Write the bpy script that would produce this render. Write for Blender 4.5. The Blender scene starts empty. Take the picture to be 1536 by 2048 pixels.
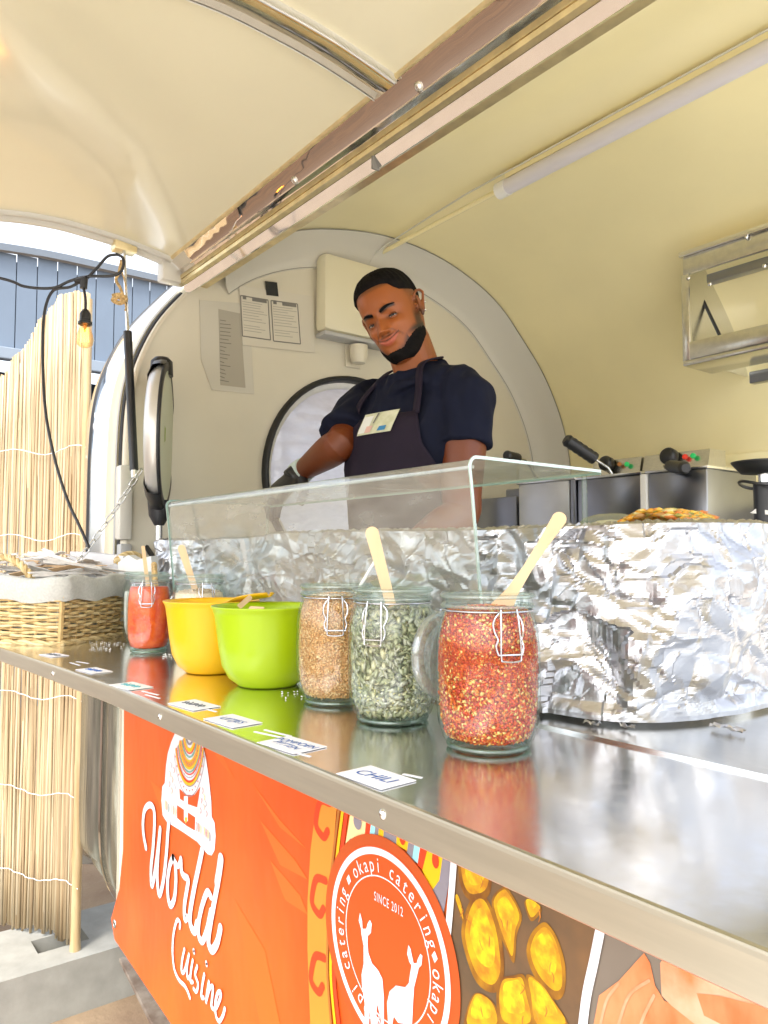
import bpy, bmesh, math, random
import numpy as np
from mathutils import Vector, Matrix, noise
random.seed(7); RS = np.random.RandomState(7)
scene = bpy.context.scene
COL = scene.collection
PI = math.pi

# ------------------------------------------------------------ camera, sky, sun, exposure
FPX = 1538.0; PITCH = math.radians(3.2); YAW = math.radians(37.6)
DV = Vector((-math.cos(YAW), math.sin(YAW), 0)); RV = Vector((math.sin(YAW), math.cos(YAW), 0)); ZV = Vector((0, 0, 1))
GZ = -1.45                        # ground level: heights are measured from the photographer's lens
cam = bpy.data.objects.new('camera', bpy.data.cameras.new('camera')); COL.objects.link(cam)
cam.data.sensor_fit = 'VERTICAL'; cam.data.sensor_height = 36.0
cam.data.lens = 36.0 * FPX / 2048.0
cam.data.clip_start = 0.02; cam.data.clip_end = 3000
fw = DV * math.cos(PITCH) + ZV * math.sin(PITCH); upv = ZV * math.cos(PITCH) - DV * math.sin(PITCH)
cam.matrix_world = Matrix(((RV.x, upv.x, -fw.x, 0), (RV.y, upv.y, -fw.y, 0), (RV.z, upv.z, -fw.z, 0), (0, 0, 0, 1)))
scene.camera = cam

SUN_EL = math.radians(52); SUN_AZ = math.radians(-58)      # direction to the sun, angle from +X counter-clockwise
w = bpy.data.worlds.new('World'); scene.world = w; w.use_nodes = True
nt = w.node_tree; nt.nodes.clear()
sky = nt.nodes.new('ShaderNodeTexSky'); sky.sky_type = 'NISHITA'; sky.sun_disc = False
sky.sun_elevation = SUN_EL; sky.sun_rotation = math.pi / 2 - SUN_AZ
sky.air_density = 1.0; sky.dust_density = 3.0; sky.ozone_density = 1.0
hs = nt.nodes.new('ShaderNodeHueSaturation'); hs.inputs['Saturation'].default_value = 0.35
bg = nt.nodes.new('ShaderNodeBackground'); bg.inputs['Strength'].default_value = 0.15
wo = nt.nodes.new('ShaderNodeOutputWorld')
nt.links.new(sky.outputs[0], hs.inputs['Color']); nt.links.new(hs.outputs[0], bg.inputs[0]); nt.links.new(bg.outputs[0], wo.inputs[0])
sl = bpy.data.lights.new('sun', 'SUN'); sl.energy = 1.0; sl.angle = math.radians(12); sl.color = (1, .96, .9)
so = bpy.data.objects.new('sun', sl); COL.objects.link(so)
sd = Vector((math.cos(SUN_EL) * math.cos(SUN_AZ), math.cos(SUN_EL) * math.sin(SUN_AZ), math.sin(SUN_EL)))
so.rotation_euler = sd.to_track_quat('Z', 'Y').to_euler()
scene.view_settings.view_transform = 'Standard'; scene.view_settings.look = 'None'
scene.view_settings.gamma = 1; scene.view_settings.use_curve_mapping = False
scene.view_settings.exposure = 2.05
scene.render.engine = 'CYCLES'
cy = scene.cycles
cy.max_bounces = 10; cy.diffuse_bounces = 5; cy.glossy_bounces = 5; cy.transparent_max_bounces = 24; cy.transmission_bounces = 6
cy.caustics_reflective = True; cy.blur_glossy = 1.0; cy.caustics_refractive = False
cy.sample_clamp_indirect = 4

# ------------------------------------------------------------ measuring helpers (a sight line from the lens)
def ray(u, v):
    a = (u - 768) / FPX; b = (1024 - v) / FPX
    return DV * (math.cos(PITCH) - b * math.sin(PITCH)) + RV * a + ZV * (math.sin(PITCH) + b * math.cos(PITCH))
def at(u, v, x=None, y=None, z=None, D=None):
    q = ray(u, v)
    if D is not None: return q * D
    if x is not None: return q * (x / q.x)
    if y is not None: return q * (y / q.y)
    return q * (z / q.z)

# ------------------------------------------------------------ materials
def mat(name, color=(.8, .8, .8), rough=.5, metal=0.0, noise_amt=0.0, noise_scale=20, bump=0.0, bump_scale=80, spec=.5, col2=None, coat=0, stretch=None, detail=4):
    m = bpy.data.materials.new(name); m.use_nodes = True
    n = m.node_tree.nodes; l = m.node_tree.links; b = n['Principled BSDF']
    b.inputs['Base Color'].default_value = (*color, 1); b.inputs['Roughness'].default_value = rough
    b.inputs['Metallic'].default_value = metal; b.inputs['Specular IOR Level'].default_value = spec
    if coat: b.inputs['Coat Weight'].default_value = coat; b.inputs['Coat Roughness'].default_value = .08
    tc = n.new('ShaderNodeTexCoord'); src = tc.outputs['Object']
    if stretch:
        mp = n.new('ShaderNodeMapping'); mp.inputs['Scale'].default_value = stretch
        l.new(src, mp.inputs[0]); src = mp.outputs[0]
    if noise_amt or col2:
        t = n.new('ShaderNodeTexNoise'); t.inputs['Scale'].default_value = noise_scale; t.inputs['Detail'].default_value = detail
        l.new(src, t.inputs['Vector'])
        r = n.new('ShaderNodeValToRGB'); l.new(t.outputs[0], r.inputs[0])
        c2 = col2 if col2 else tuple(min(1, c * (1 + noise_amt)) for c in color)
        c1 = color if col2 else tuple(c * (1 - noise_amt) for c in color)
        r.color_ramp.elements[0].position = .35; r.color_ramp.elements[1].position = .65
        r.color_ramp.elements[0].color = (*c1, 1); r.color_ramp.elements[1].color = (*c2, 1)
        l.new(r.outputs[0], b.inputs['Base Color'])
    if bump:
        t2 = n.new('ShaderNodeTexNoise'); t2.inputs['Scale'].default_value = bump_scale; t2.inputs['Detail'].default_value = 3
        l.new(src, t2.inputs['Vector'])
        bp = n.new('ShaderNodeBump'); bp.inputs['Strength'].default_value = 1; bp.inputs['Distance'].default_value = bump
        l.new(t2.outputs[0], bp.inputs['Height']); l.new(bp.outputs[0], b.inputs['Normal'])
    return m
def island_mat(name, cols, rough=.5, spec=.5):
    m = bpy.data.materials.new(name); m.use_nodes = True
    n = m.node_tree.nodes; l = m.node_tree.links; b = n['Principled BSDF']
    g = n.new('ShaderNodeNewGeometry'); r = n.new('ShaderNodeValToRGB'); r.color_ramp.interpolation = 'CONSTANT'
    while len(r.color_ramp.elements) < len(cols): r.color_ramp.elements.new(.5)
    for i, (c, e) in enumerate(zip(cols, r.color_ramp.elements)): e.position = i / len(cols); e.color = (*c, 1)
    l.new(g.outputs['Random Per Island'], r.inputs[0]); l.new(r.outputs[0], b.inputs['Base Color'])
    b.inputs['Roughness'].default_value = rough; b.inputs['Specular IOR Level'].default_value = spec
    return m
def glass_mat(name, tint=(.93, .98, .95), edge=(.55, .75, .66), dust=.05, dustcol=(.8, .8, .75), gl_rough=.03, frost=0.0, streak=0.0, refl=.035):
    """thin sheet glass: transparent, Fresnel gloss, greener where it is seen edge-on, a film of dust and painted haze"""
    m = bpy.data.materials.new(name); m.use_nodes = True
    n = m.node_tree.nodes; l = m.node_tree.links; n.clear()
    out = n.new('ShaderNodeOutputMaterial'); lw = n.new('ShaderNodeLayerWeight'); lw.inputs[0].default_value = .35
    mixc = n.new('ShaderNodeMixRGB'); mixc.inputs[1].default_value = (*tint, 1); mixc.inputs[2].default_value = (*edge, 1)
    l.new(lw.outputs['Facing'], mixc.inputs[0])
    tr = n.new('ShaderNodeBsdfTransparent'); l.new(mixc.outputs[0], tr.inputs[0])
    gl = n.new('ShaderNodeBsdfGlossy'); gl.inputs['Roughness'].default_value = gl_rough
    pw = n.new('ShaderNodeMath'); pw.operation = 'POWER'; pw.inputs[1].default_value = 5.0; lw2 = n.new('ShaderNodeLayerWeight'); lw2.inputs[0].default_value = .5; l.new(lw2.outputs['Facing'], pw.inputs[0])
    fr = n.new('ShaderNodeMapRange'); fr.inputs[3].default_value = refl; fr.inputs[4].default_value = .85; l.new(pw.outputs[0], fr.inputs[0])
    mx = n.new('ShaderNodeMixShader'); l.new(fr.outputs[0], mx.inputs[0]); l.new(tr.outputs[0], mx.inputs[1]); l.new(gl.outputs[0], mx.inputs[2])
    df = n.new('ShaderNodeBsdfDiffuse'); df.inputs[0].default_value = (*dustcol, 1)
    tl = n.new('ShaderNodeBsdfTranslucent'); tl.inputs[0].default_value = (*dustcol, 1)
    dt = n.new('ShaderNodeMixShader'); dt.inputs[0].default_value = .5; l.new(df.outputs[0], dt.inputs[1]); l.new(tl.outputs[0], dt.inputs[2])
    m2 = n.new('ShaderNodeMixShader'); l.new(mx.outputs[0], m2.inputs[1]); l.new(dt.outputs[0], m2.inputs[2])
    tx = n.new('ShaderNodeTexNoise'); tx.inputs['Scale'].default_value = 14; tx.inputs['Detail'].default_value = 8
    tc = n.new('ShaderNodeTexCoord'); mp = n.new('ShaderNodeMapping'); mp.inputs['Scale'].default_value = (1, 1, 3)
    l.new(tc.outputs['Object'], mp.inputs[0]); l.new(mp.outputs[0], tx.inputs[0])
    mr = n.new('ShaderNodeMapRange'); mr.inputs[1].default_value = .3; mr.inputs[2].default_value = .75
    mr.inputs[3].default_value = dust * .4 + frost; mr.inputs[4].default_value = dust + streak + frost
    l.new(tx.outputs[0], mr.inputs[0]); l.new(mr.outputs[0], m2.inputs[0]); l.new(m2.outputs[0], out.inputs[0])
    return m
def emis(name, col, s):
    m = bpy.data.materials.new(name); m.use_nodes = True
    b = m.node_tree.nodes['Principled BSDF']; b.inputs['Emission Color'].default_value = (*col, 1); b.inputs['Emission Strength'].default_value = s
    b.inputs['Base Color'].default_value = (*col, 1)
    return m

M = dict(
 cream=mat('cream_gelcoat', (.92, .83, .49), .28, noise_amt=.035, noise_scale=2.5, coat=.35, bump=.0006, bump_scale=6),
 canopy=mat('cream_canopy_panel', (.80, .745, .54), .2, noise_amt=.02, noise_scale=2.5, coat=.6, bump=.001, bump_scale=3),
 endwall=mat('pale_cream_wall', (.69, .645, .52), .38, noise_amt=.03, noise_scale=3),
 cove=mat('cove_moulding', (.66, .64, .57), .35),
 chrome=mat('polished_aluminium', (.82, .82, .82), .09, 1, noise_amt=.05, noise_scale=9, bump=.0012, bump_scale=5),
 chrome2=mat('mirror_aluminium', (.80, .74, .66), .05, 1, bump=.008, bump_scale=3.2),
 goldrail=mat('gold_tinted_metal', (.78, .66, .38), .32, .75, noise_amt=.1, noise_scale=30),  # gold tint stands in for the yellow reflected in the metal
 steel=mat('brushed_steel', (.72, .72, .70), .24, 1, noise_amt=.06, noise_scale=60, stretch=(1, 12, 1)),
 steel_dark=mat('dark_steel', (.30, .31, .34), .28, 1, noise_amt=.08, noise_scale=5),
 oldalu=mat('weathered_aluminium', (.22, .23, .19), .26, .85, col2=(.42, .42, .35), noise_scale=7, stretch=(6, 6, .7), bump=.002, bump_scale=10),
 black=mat('black_rubber', (.012, .013, .015), .45),
 blackp=mat('black_plastic', (.018, .019, .022), .35),
 grey=mat('grey_plastic', (.45, .45, .44), .5),
 white=mat('white_plastic', (.8, .8, .78), .4),
 paper=mat('white_paper', (.72, .72, .74), .8),
 paper_old=mat('taped_paper', (.66, .62, .52), .6),
 ink=mat('grey_ink', (.2, .19, .17), .8),
 silverrod=mat('steel_rod', (.7, .7, .68), .2, 1),
 wood=mat('birch_wood', (.72, .50, .29), .6, noise_amt=.08, noise_scale=30, stretch=(1, 1, .2)),
 wire=mat('clip_wire', (.50, .50, .52), .2, 1),
 rope=mat('straw_rope', (.55, .38, .17), .8, noise_amt=.3, noise_scale=150),
 cloth=mat('grey_linen', (.50, .50, .46), .95, noise_amt=.08, noise_scale=200, bump=.0006, bump_scale=400),
 concrete=mat('concrete', (.26, .255, .225), .9, noise_amt=.10, noise_scale=14, bump=.0008, bump_scale=70),
 rust=mat('rusty_steel', (.13, .09, .065), .75, .3, col2=(.24, .2, .16), noise_scale=18, bump=.002, bump_scale=60),
 yellow=mat('yellow_plastic', (.78, .43, .002), .35),
 green=mat('lime_plastic', (.34, .48, .002), .33),
 green_leaf=mat('green_herb', (.06, .2, .02), .6),
 red_sauce=mat('red_sauce', (.62, .055, .012), .25, col2=(.75, .13, .015), noise_scale=60, bump=.002, bump_scale=90),
 salt=mat('white_salt', (.8, .79, .76), .8, noise_amt=.05, noise_scale=90),
 oats=mat('pale_oats', (.70, .55, .36), .85, col2=(.8, .68, .5), noise_scale=220, bump=.002, bump_scale=250),
)
# ------------------------------------------------------------ object helpers
def tag(o, label=None, cat=None, group=None, kind=None):
    if label: o['label'] = label
    if cat: o['category'] = cat
    if group: o['group'] = group
    if kind: o['kind'] = kind
    return o
def thing(name, label, cat, loc=(0, 0, 0), group=None):
    o = bpy.data.objects.new(name, None); COL.objects.link(o); o.location = loc; o.empty_display_size = .05
    return tag(o, label, cat, group)
def obj(name, vf, m, parent=None, smooth=False, uv=None):
    """vf: bmesh or (verts, faces) in world coordinates"""
    me = bpy.data.meshes.new(name)
    if isinstance(vf, bmesh.types.BMesh): vf.to_mesh(me); vf.free()
    else: me.from_pydata([tuple(v) for v in vf[0]], [], [tuple(f) for f in vf[1]])
    me.validate(); me.update()
    if smooth:
        me.polygons.foreach_set('use_smooth', [True] * len(me.polygons))
        if smooth != 'all':
            try: me.set_sharp_from_angle(angle=math.radians(42))
            except Exception: pass
    for mm in (m if isinstance(m, (list, tuple)) else [m]): me.materials.append(mm)
    o = bpy.data.objects.new(name, me); COL.objects.link(o)
    if parent is not None: put(o, parent)
    return o
def wloc(p):
    v = p.location.copy()
    while p.parent: p = p.parent
    return v
def put(o, parent):
    o.parent = parent
    root = parent
    off = Vector((0, 0, 0))
    if parent.type == 'EMPTY': off = parent.location
    o.matrix_parent_inverse = Matrix.Translation(-off) if parent.type == 'EMPTY' else Matrix.Identity(4)
def copy_tree(o, parent=None):
    c = o.copy(); COL.objects.link(c); c.parent = parent
    for ch in list(o.children): copy_tree(ch, c)
    return c
def V(*a): return Vector(a)
def box(bm, lo, hi, M4=None, bev=0):
    vs = [bm.verts.new((x, y, z)) for x in (lo[0], hi[0]) for y in (lo[1], hi[1]) for z in (lo[2], hi[2])]
    fs = [(0, 1, 3, 2), (4, 6, 7, 5), (0, 4, 5, 1), (2, 3, 7, 6), (0, 2, 6, 4), (1, 5, 7, 3)]
    ff = [bm.faces.new([vs[i] for i in f]) for f in fs]
    if bev:
        es = list({e for f in ff for e in f.edges})
        r = bmesh.ops.bevel(bm, geom=es, offset=bev, segments=2, affect='EDGES', profile=.5)
        vs = list({v for f in r['faces'] for v in f.verts} | {v for v in vs if v.is_valid})
    if M4 is not None: bmesh.ops.transform(bm, matrix=M4, verts=[v for v in vs if v.is_valid])
    return bm
def bx(lo, hi, bev=0, M4=None):
    bm = bmesh.new(); box(bm, lo, hi, M4, bev); return bm
def frame_along(pts):
    T = []
    for i in range(len(pts)):
        a = pts[max(0, i - 1)]; b = pts[min(len(pts) - 1, i + 1)]
        T.append((b - a).normalized() if (b - a).length > 1e-9 else V(0, 0, 1))
    n = T[0].orthogonal().normalized(); fr = []
    for t in T:
        n = (n - t * n.dot(t)); n = n.normalized() if n.length > 1e-6 else t.orthogonal().normalized()
        fr.append((t, n, t.cross(n)))
    return fr
def tube(bm, pts, r, seg=8, cap=True, flat=None):
    pts = [Vector(p) for p in pts]; fr = frame_along(pts); rings = []
    for i, (p, (t, n, b)) in enumerate(zip(pts, fr)):
        rr = r[i] if isinstance(r, (list, tuple)) else r
        rings.append([bm.verts.new(p + (n * math.cos(2 * PI * k / seg) + b * math.sin(2 * PI * k / seg)) * rr) for k in range(seg)])
    for a, b2 in zip(rings, rings[1:]):
        for k in range(seg): bm.faces.new((a[k], a[(k + 1) % seg], b2[(k + 1) % seg], b2[k]))
    if cap:
        bm.faces.new(rings[0][::-1]); bm.faces.new(rings[-1])
    return bm
def catmull(pts, n=6, closed=False):
    P = [Vector(p) for p in pts]; out = []
    N = len(P)
    rng = range(N) if closed else range(N - 1)
    for i in rng:
        p0 = P[(i - 1) % N] if (closed or i > 0) else P[0] * 2 - P[1]
        p1 = P[i]; p2 = P[(i + 1) % N]
        p3 = P[(i + 2) % N] if (closed or i + 2 < N) else P[-1] * 2 - P[-2]
        for k in range(n):
            t = k / n
            out.append(.5 * ((2 * p1) + (-p0 + p2) * t + (2 * p0 - 5 * p1 + 4 * p2 - p3) * t * t + (-p0 + 3 * p1 - 3 * p2 + p3) * t ** 3))
    if not closed: out.append(P[-1])
    return out
def lathe(bm, prof, c=(0, 0, 0), seg=40, axis=None):
    rings = []
    for (r, z) in prof:
        if r < 1e-6: rings.append([bm.verts.new((c[0], c[1], c[2] + z))])
        else: rings.append([bm.verts.new((c[0] + r * math.cos(2 * PI * k / seg), c[1] + r * math.sin(2 * PI * k / seg), c[2] + z)) for k in range(seg)])
    for a, b in zip(rings, rings[1:]):
        for k in range(seg):
            k2 = (k + 1) % seg
            if len(a) == 1 and len(b) == 1: continue
            if len(a) == 1: bm.faces.new((a[0], b[k2], b[k]))
            elif len(b) == 1: bm.faces.new((a[k], a[k2], b[0]))
            else: bm.faces.new((a[k], a[k2], b[k2], b[k]))
    return bm
def prism(bm, poly, ext):
    """poly: list of Vectors (planar), ext: Vector"""
    a = [bm.verts.new(p) for p in poly]; b = [bm.verts.new(Vector(p) + ext) for p in poly]
    n = len(a)
    bm.faces.new(a[::-1]); bm.faces.new(b)
    for i in range(n): bm.faces.new((a[i], a[(i + 1) % n], b[(i + 1) % n], b[i]))
    return bm
def grid(A, B=None, closed=False):
    """A: list of rows of points -> verts, faces"""
    vs = [p for row in A for p in row]; nc = len(A[0]); fs = []
    for i in range(len(A) - 1):
        for j in range(nc - 1 + (1 if closed else 0)):
            j2 = (j + 1) % nc
            fs.append((i * nc + j, i * nc + j2, (i + 1) * nc + j2, (i + 1) * nc + j))
    return vs, fs
def strip_sweep(prof_fn, xs):
    return grid([prof_fn(x) for x in xs])
def cyl(bm, a, b, r, seg=16, r2=None):
    return tube(bm, [a, b], [r, r2 if r2 is not None else r], seg)
def text_mesh(s, size, Mw, extrude=0, space=1.0, align='CENTER', offset=0):
    cu = bpy.data.curves.new('lettering', 'FONT'); cu.body = s; cu.size = size; cu.align_x = align; cu.align_y = 'CENTER'
    cu.extrude = extrude; cu.space_character = space; cu.offset = offset; cu.resolution_u = 3
    o = bpy.data.objects.new('lettering', cu); COL.objects.link(o)
    bpy.context.view_layer.update()
    me = bpy.data.meshes.new_from_object(o.evaluated_get(bpy.context.evaluated_depsgraph_get()))
    COL.objects.unlink(o); bpy.data.objects.remove(o); bpy.data.curves.remove(cu)
    me.transform(Mw)
    vs = [v.co.copy() for v in me.vertices]; fs = [tuple(p.vertices) for p in me.polygons]
    bpy.data.meshes.remove(me)
    return vs, fs
def merge(parts):
    vs, fs = [], []
    for v, f in parts:
        k = len(vs); vs += list(v); fs += [tuple(i + k for i in q) for q in f]
    return vs, fs

# ------------------------------------------------------------ ground
gm = mat('packed_earth', (.17, .11, .065), .95, col2=(.25, .18, .11), noise_scale=3.0, bump=.006, bump_scale=30, detail=8)
o = obj('ground', ([(-400, -400, GZ), (400, -400, GZ), (400, 400, GZ), (-400, 400, GZ)], [(0, 1, 2, 3)]), gm); tag(o, kind='structure')
pm = mat('paving', (.58, .54, .48), .9, noise_amt=.12, noise_scale=1.5, bump=.003, bump_scale=40)
o = obj('pavement', ([(-1.3, -14, GZ + .004), (14, -14, GZ + .004), (14, 14, GZ + .004), (-1.3, 14, GZ + .004)], [(0, 1, 2, 3)]), pm); tag(o, kind='structure')  # unseen pale paving, spread round the trailer to bounce daylight inside

o = obj('added_deck', bx((-8.5, -6, GZ + .006), (-2.6, .1, GZ + .05)), mat('dark_timber', (.055, .028, .012), .7, col2=(.10, .05, .02), noise_scale=2, stretch=(1, 8, 1))); tag(o, kind='structure')  # unseen dark timber, added for the mirrored trim to reflect
# ------------------------------------------------------------ barn with blue-grey cladding
clad = mat('blue_grey_cladding', (.13, .17, .225), .5, noise_amt=.05, noise_scale=1.5)
trim = mat('pale_blue_trim', (.20, .24, .29), .5)
darkin = mat('barn_shade_black', (.008, .018, .03), .9)
barn = thing('barn', 'blue-grey barn of upright cladding panels under a pale roof edge, beyond the reed screen', 'barn', (-8, 2, GZ))
def roofz(y): return 3.0 if y > 2.1 else 3.0 - .075 * min(1.5, (2.1 - y)) ** 1.6
y = -1.2; PW = .19
first = None
while y < 6.6:
    zt = roofz(y + PW / 2) - .05
    bm = bmesh.new(); box(bm, (-8.03, y + .005, 1.99), (-8.015, y + PW - .005, zt)); 
    obj('cladding_panel', bm, clad, barn)
    y += PW
obj('wall', bx((-8.2, -1.2, 1.96), (-8.035, 6.62, 2.86)), mat('cladding_joint', (.05, .07, .10), .7), barn)
ys = [-1.3 + i * .2 for i in range(41)]
obj('roof_edge', grid([[V(-7.94, q, roofz(q) - .05), V(-7.92, q, roofz(q) + .01), V(-8.3, q, roofz(q) + .05)] for q in ys]), trim, barn, True)
obj('sill_trim', bx((-8.05, -1.3, 1.87), (-7.93, 6.7, 1.985), .01), trim, barn)
obj('barn_dark_sheet', bx((-8.6, -1.3, -.2), (-8.55, 6.7, 1.87)), darkin, barn)  # near-black sheet stands in for the shade inside the open barn
obj('side_wall', bx((-14, 6.64, GZ), (-8, 6.75, 2.95)), clad, barn)
obj('lower_wall', bx((-8.06, -1.3, GZ), (-7.98, 6.7, 1.5)), mat('pale_grey_block', (.15, .19, .23), .8, noise_amt=.1, noise_scale=2), barn)
obj('rail_pipe', tube(bmesh.new(), [V(-7.9, -1.3, 1.52), V(-7.9, 6.7, 1.52)], .045), M['chrome'], barn, True)
sh = thing('tarpaulin_stall', 'pale grey tarpaulin stall seen through the round trailer window', 'stall', (-7, 4.6, GZ))
obj('tarpaulin', bx((-7.4, 3.7, GZ), (-6.8, 5.9, 1.55), .04), mat('grey_tarpaulin', (.30, .33, .38), .6, noise_amt=.22, noise_scale=4, bump=.03, bump_scale=5), sh, True)
obj('pole', tube(bmesh.new(), [V(-6.75, 3.85, GZ), V(-6.75, 3.85, 1.6)], .04), M['white'], sh, True)
obj('rail', tube(bmesh.new(), [V(-6.75, 3.7, .55), V(-6.75, 5.9, .6)], .03), M['white'], sh, True)

# ------------------------------------------------------------ reed screen and its concrete base
slab = thing('concrete_base', 'pale concrete fence foot with slots under the reed screen', 'concrete block', (-2.75, .75, GZ))
fd = V(-.865, -.50, 0).normalized(); fn = V(fd.y, -fd.x, 0)     # along the fence, and across it
SO = V(-2.44, 1.09, 0)
def sl_pt(a, b, z): return SO + fd * a + fn * b + V(0, 0, z)
sdir = (at(0, 1965, z=-1.28) - at(242, 1892, z=-1.28)).normalized(); sn = V(-sdir.y, sdir.x, 0)
if sn.x > 0: sn = -sn
S0 = at(242, 1892, z=-1.28) - sdir * .35
def slab_piece(a0, a1, b0, b1, z0, z1):
    bm = bmesh.new()
    P = [S0 + sdir * a0 + sn * b0, S0 + sdir * a1 + sn * b0, S0 + sdir * a1 + sn * b1, S0 + sdir * a0 + sn * b1]
    prism(bm, [V(p.x, p.y, z0) for p in P], V(0, 0, z1 - z0))
    return bm
bm = bmesh.new()
for (a0, a1, b0, b1) in [(0, 1.6, 0, .11), (0, 1.6, .21, .34), (0, .42, .11, .21), (.58, .80, .11, .21), (.98, 1.6, .11, .21)]:
    P = [S0 + sdir * a0 + sn * b0, S0 + sdir * a1 + sn * b0, S0 + sdir * a1 + sn * b1, S0 + sdir * a0 + sn * b1]
    prism(bm, [V(p.x, p.y, GZ - .03) for p in P], V(0, 0, -1.28 - GZ + .03))
obj('block', bm, M['concrete'], slab)
obj('slot_floor', slab_piece(.40, 1.0, .10, .22, GZ, -1.36), M['concrete'], slab)
fence = thing('reed_screen', 'tall split-reed screen with a ragged stepped top left of the trailer', 'reed fence', (-2.65, .745, -1.28))
reedm = []
for i, c in enumerate([(.36, .27, .155), (.41, .32, .19), (.29, .21, .115), (.44, .36, .235), (.33, .235, .13)]):
    reedm.append(mat('reed_%s' % 'abcde'[i], c, .6, noise_amt=.14, noise_scale=14, stretch=(3, 3, .25), bump=.001, bump_scale=90))
topu = [(-60, 800), (0, 733), (16, 705), (35, 688), (56, 651), (63, 630), (87, 606), (105, 578), (140, 570), (170, 576)]
def interp(tab, x):
    if x <= tab[0][0]: return tab[0][1]
    for (a, b), (c, d) in zip(tab, tab[1:]):
        if x <= c: return b + (d - b) * (x - a) / (c - a)
    return tab[-1][1]
def px_of(p):
    Dp = p.dot(fw); return 768 + FPX * p.dot(RV) / Dp, 1024 - FPX * p.dot(upv) / Dp, Dp
F0 = at(150, 1895, z=-1.28)
s = 0.0; k = 0
while s < .95:
    r = random.uniform(.0034, .0062)
    p = F0 + fd * s + fn * (random.uniform(-.004, .004)) + fn * .02 * math.sin(s * 9)
    u, v, Dp = px_of(p + V(0, 0, 1.0))
    vt = interp(topu, u) + random.uniform(-1.8, 1.8)
    zt = (1110 - vt) / FPX * Dp
    if s > .45: zt = .45 + random.uniform(-.02, .02)
    zb = -1.28 + random.uniform(0, .03)
    ph = random.uniform(0, 6)
    pts = []
    for i in range(9):
        t = i / 8; z = zb + (zt - zb) * t
        pts.append(V(p.x, p.y, z) + fd * (.004 * math.sin(ph + t * 7)) + fn * (.003 * math.sin(ph * 2 + t * 9)))
    kn_ = random.randrange(9); rr = [r * (1.0 - .06 * (i / 8)) * (1.16 if i == kn_ else 1) for i in range(9)]
    obj('reed', tube(bmesh.new(), pts, rr, 6), reedm[k % 5] if random.random() < .7 else random.choice(reedm), fence, 'all')
    s += r * .98; k += 1
# thick bamboo end pole with nodes
pp = F0 - fd * .012 - fn * .012
pts, rr = [], []
for i in range(61):
    t = i / 60; z = -1.28 + 2.15 * t
    pts.append(V(pp.x + .006 * math.sin(t * 4), pp.y, z)); rr.append(.0155 - .003 * t + (.0022 if i % 8 == 0 else 0))
obj('bamboo_pole', tube(bmesh.new(), pts, rr, 12), mat('bamboo', (.38, .26, .12), .45, col2=(.47, .35, .19), noise_scale=16, stretch=(3, 3, .4)), fence, True)
pts = [V(pp.x + .03, pp.y - .025, z) for z in (-1.28, -1.0)]
for zt in (.36, .06, -.20, -.48, -.80, -1.08):
    pts = []
    for i in range(60):
        s = -.03 + i * .0155
        pts.append(F0 + fd * s + fn * (-.02 + .02 * math.sin(s * 9) + .004 * math.sin(i * 1.9)) + V(0, 0, 1.28 + zt + .012 * math.sin(i * .35)))
    if zt != -.2: obj('tie_wire', tube(bmesh.new(), pts, .0012, 5), M['white'], fence)
# put the wire on the viewer's side
obj('tie_twist', tube(bmesh.new(), [pp - fd * .02 + V(0, 0, 1.28) + fn * -.02, pp + fd * .06 + fn * -.03 + V(0, 0, 1.283)], .002, 5), M['rust'], fence)

# ------------------------------------------------------------ trailer body
tr = thing('food_trailer', 'polished round-backed catering trailer with its serving flap raised and cream interior', 'food trailer', (-.6, 1.5, GZ))
prof_in = [(.70, -1.00), (.70, -.6), (.70, -.2), (.70, .15), (.702, .32), (.712, .44), (.738, .54), (.79, .65), (.866, .75), (.96, .85), (1.08, .93), (1.25, .995), (1.48, 1.035),
           (1.70, 1.025), (1.89, .975), (2.03, .905), (2.15, .80), (2.25, .70), (2.32, .60), (2.37, .50), (2.405, .38), (2.42, .2), (2.42, -.2), (2.42, -1.0)]
PIN = [(p.x, p.y) for p in catmull([V(a, b, 0) for a, b in prof_in], 5)]
def offs(prof, d):
    out = []
    for i, (a, b) in enumerate(prof):
        p = prof[max(0, i - 1)]; q = prof[min(len(prof) - 1, i + 1)]
        t = V(q[0] - p[0], q[1] - p[1], 0).normalized(); out.append((a - t.y * d, b + t.x * d))
    return out
POUT = offs(PIN, .055)
iL = min(range(len(PIN)), key=lambda i: (PIN[i][0] - .866) ** 2 + (PIN[i][1] - .75) ** 2)
XL = -2.05; XR = 1.3; XO = -2.40
# inner roof and back wall
HX = -.42        # added opening: roof, back wall and right end omitted to let daylight in
ih0 = min(range(len(PIN)), key=lambda i: abs(PIN[i][0] - .95) + (0 if PIN[i][1] > .8 else 9)); ih1 = min(range(len(PIN)), key=lambda i: abs(PIN[i][1] - .2) + (0 if PIN[i][0] > 2 else 9))
for nm, PF, m_ in (('inner_shell', PIN, M['cream']), ('outer_shell', POUT, M['chrome'])):
    obj(nm, strip_sweep(lambda x: [V(x, a, b) for a, b in PF[iL:]], [XL - .01, -1.5, -1, -.5, HX]), m_, tr, 'all')
    obj(nm, strip_sweep(lambda x: [V(x, a, b) for a, b in PF[iL:ih0 + 1]], [HX, .6, XR]), m_, tr, 'all')
    pass
# lower side panel outside under the counter, curving under at the bottom
low = [(.85, -1.02), (.79, -.98), (.75, -.93), (.722, -.86), (.71, -.75), (.71, -.5), (.71, -.21)]
LOW = [(p.x, p.y) for p in catmull([V(a, b, 0) for a, b in low], 4)]
obj('side_panel', strip_sweep(lambda x: [V(x, a, b) for a, b in LOW], [-2.09, -1.2, 0, XR]), M['oldalu'], tr, 'all')
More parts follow.
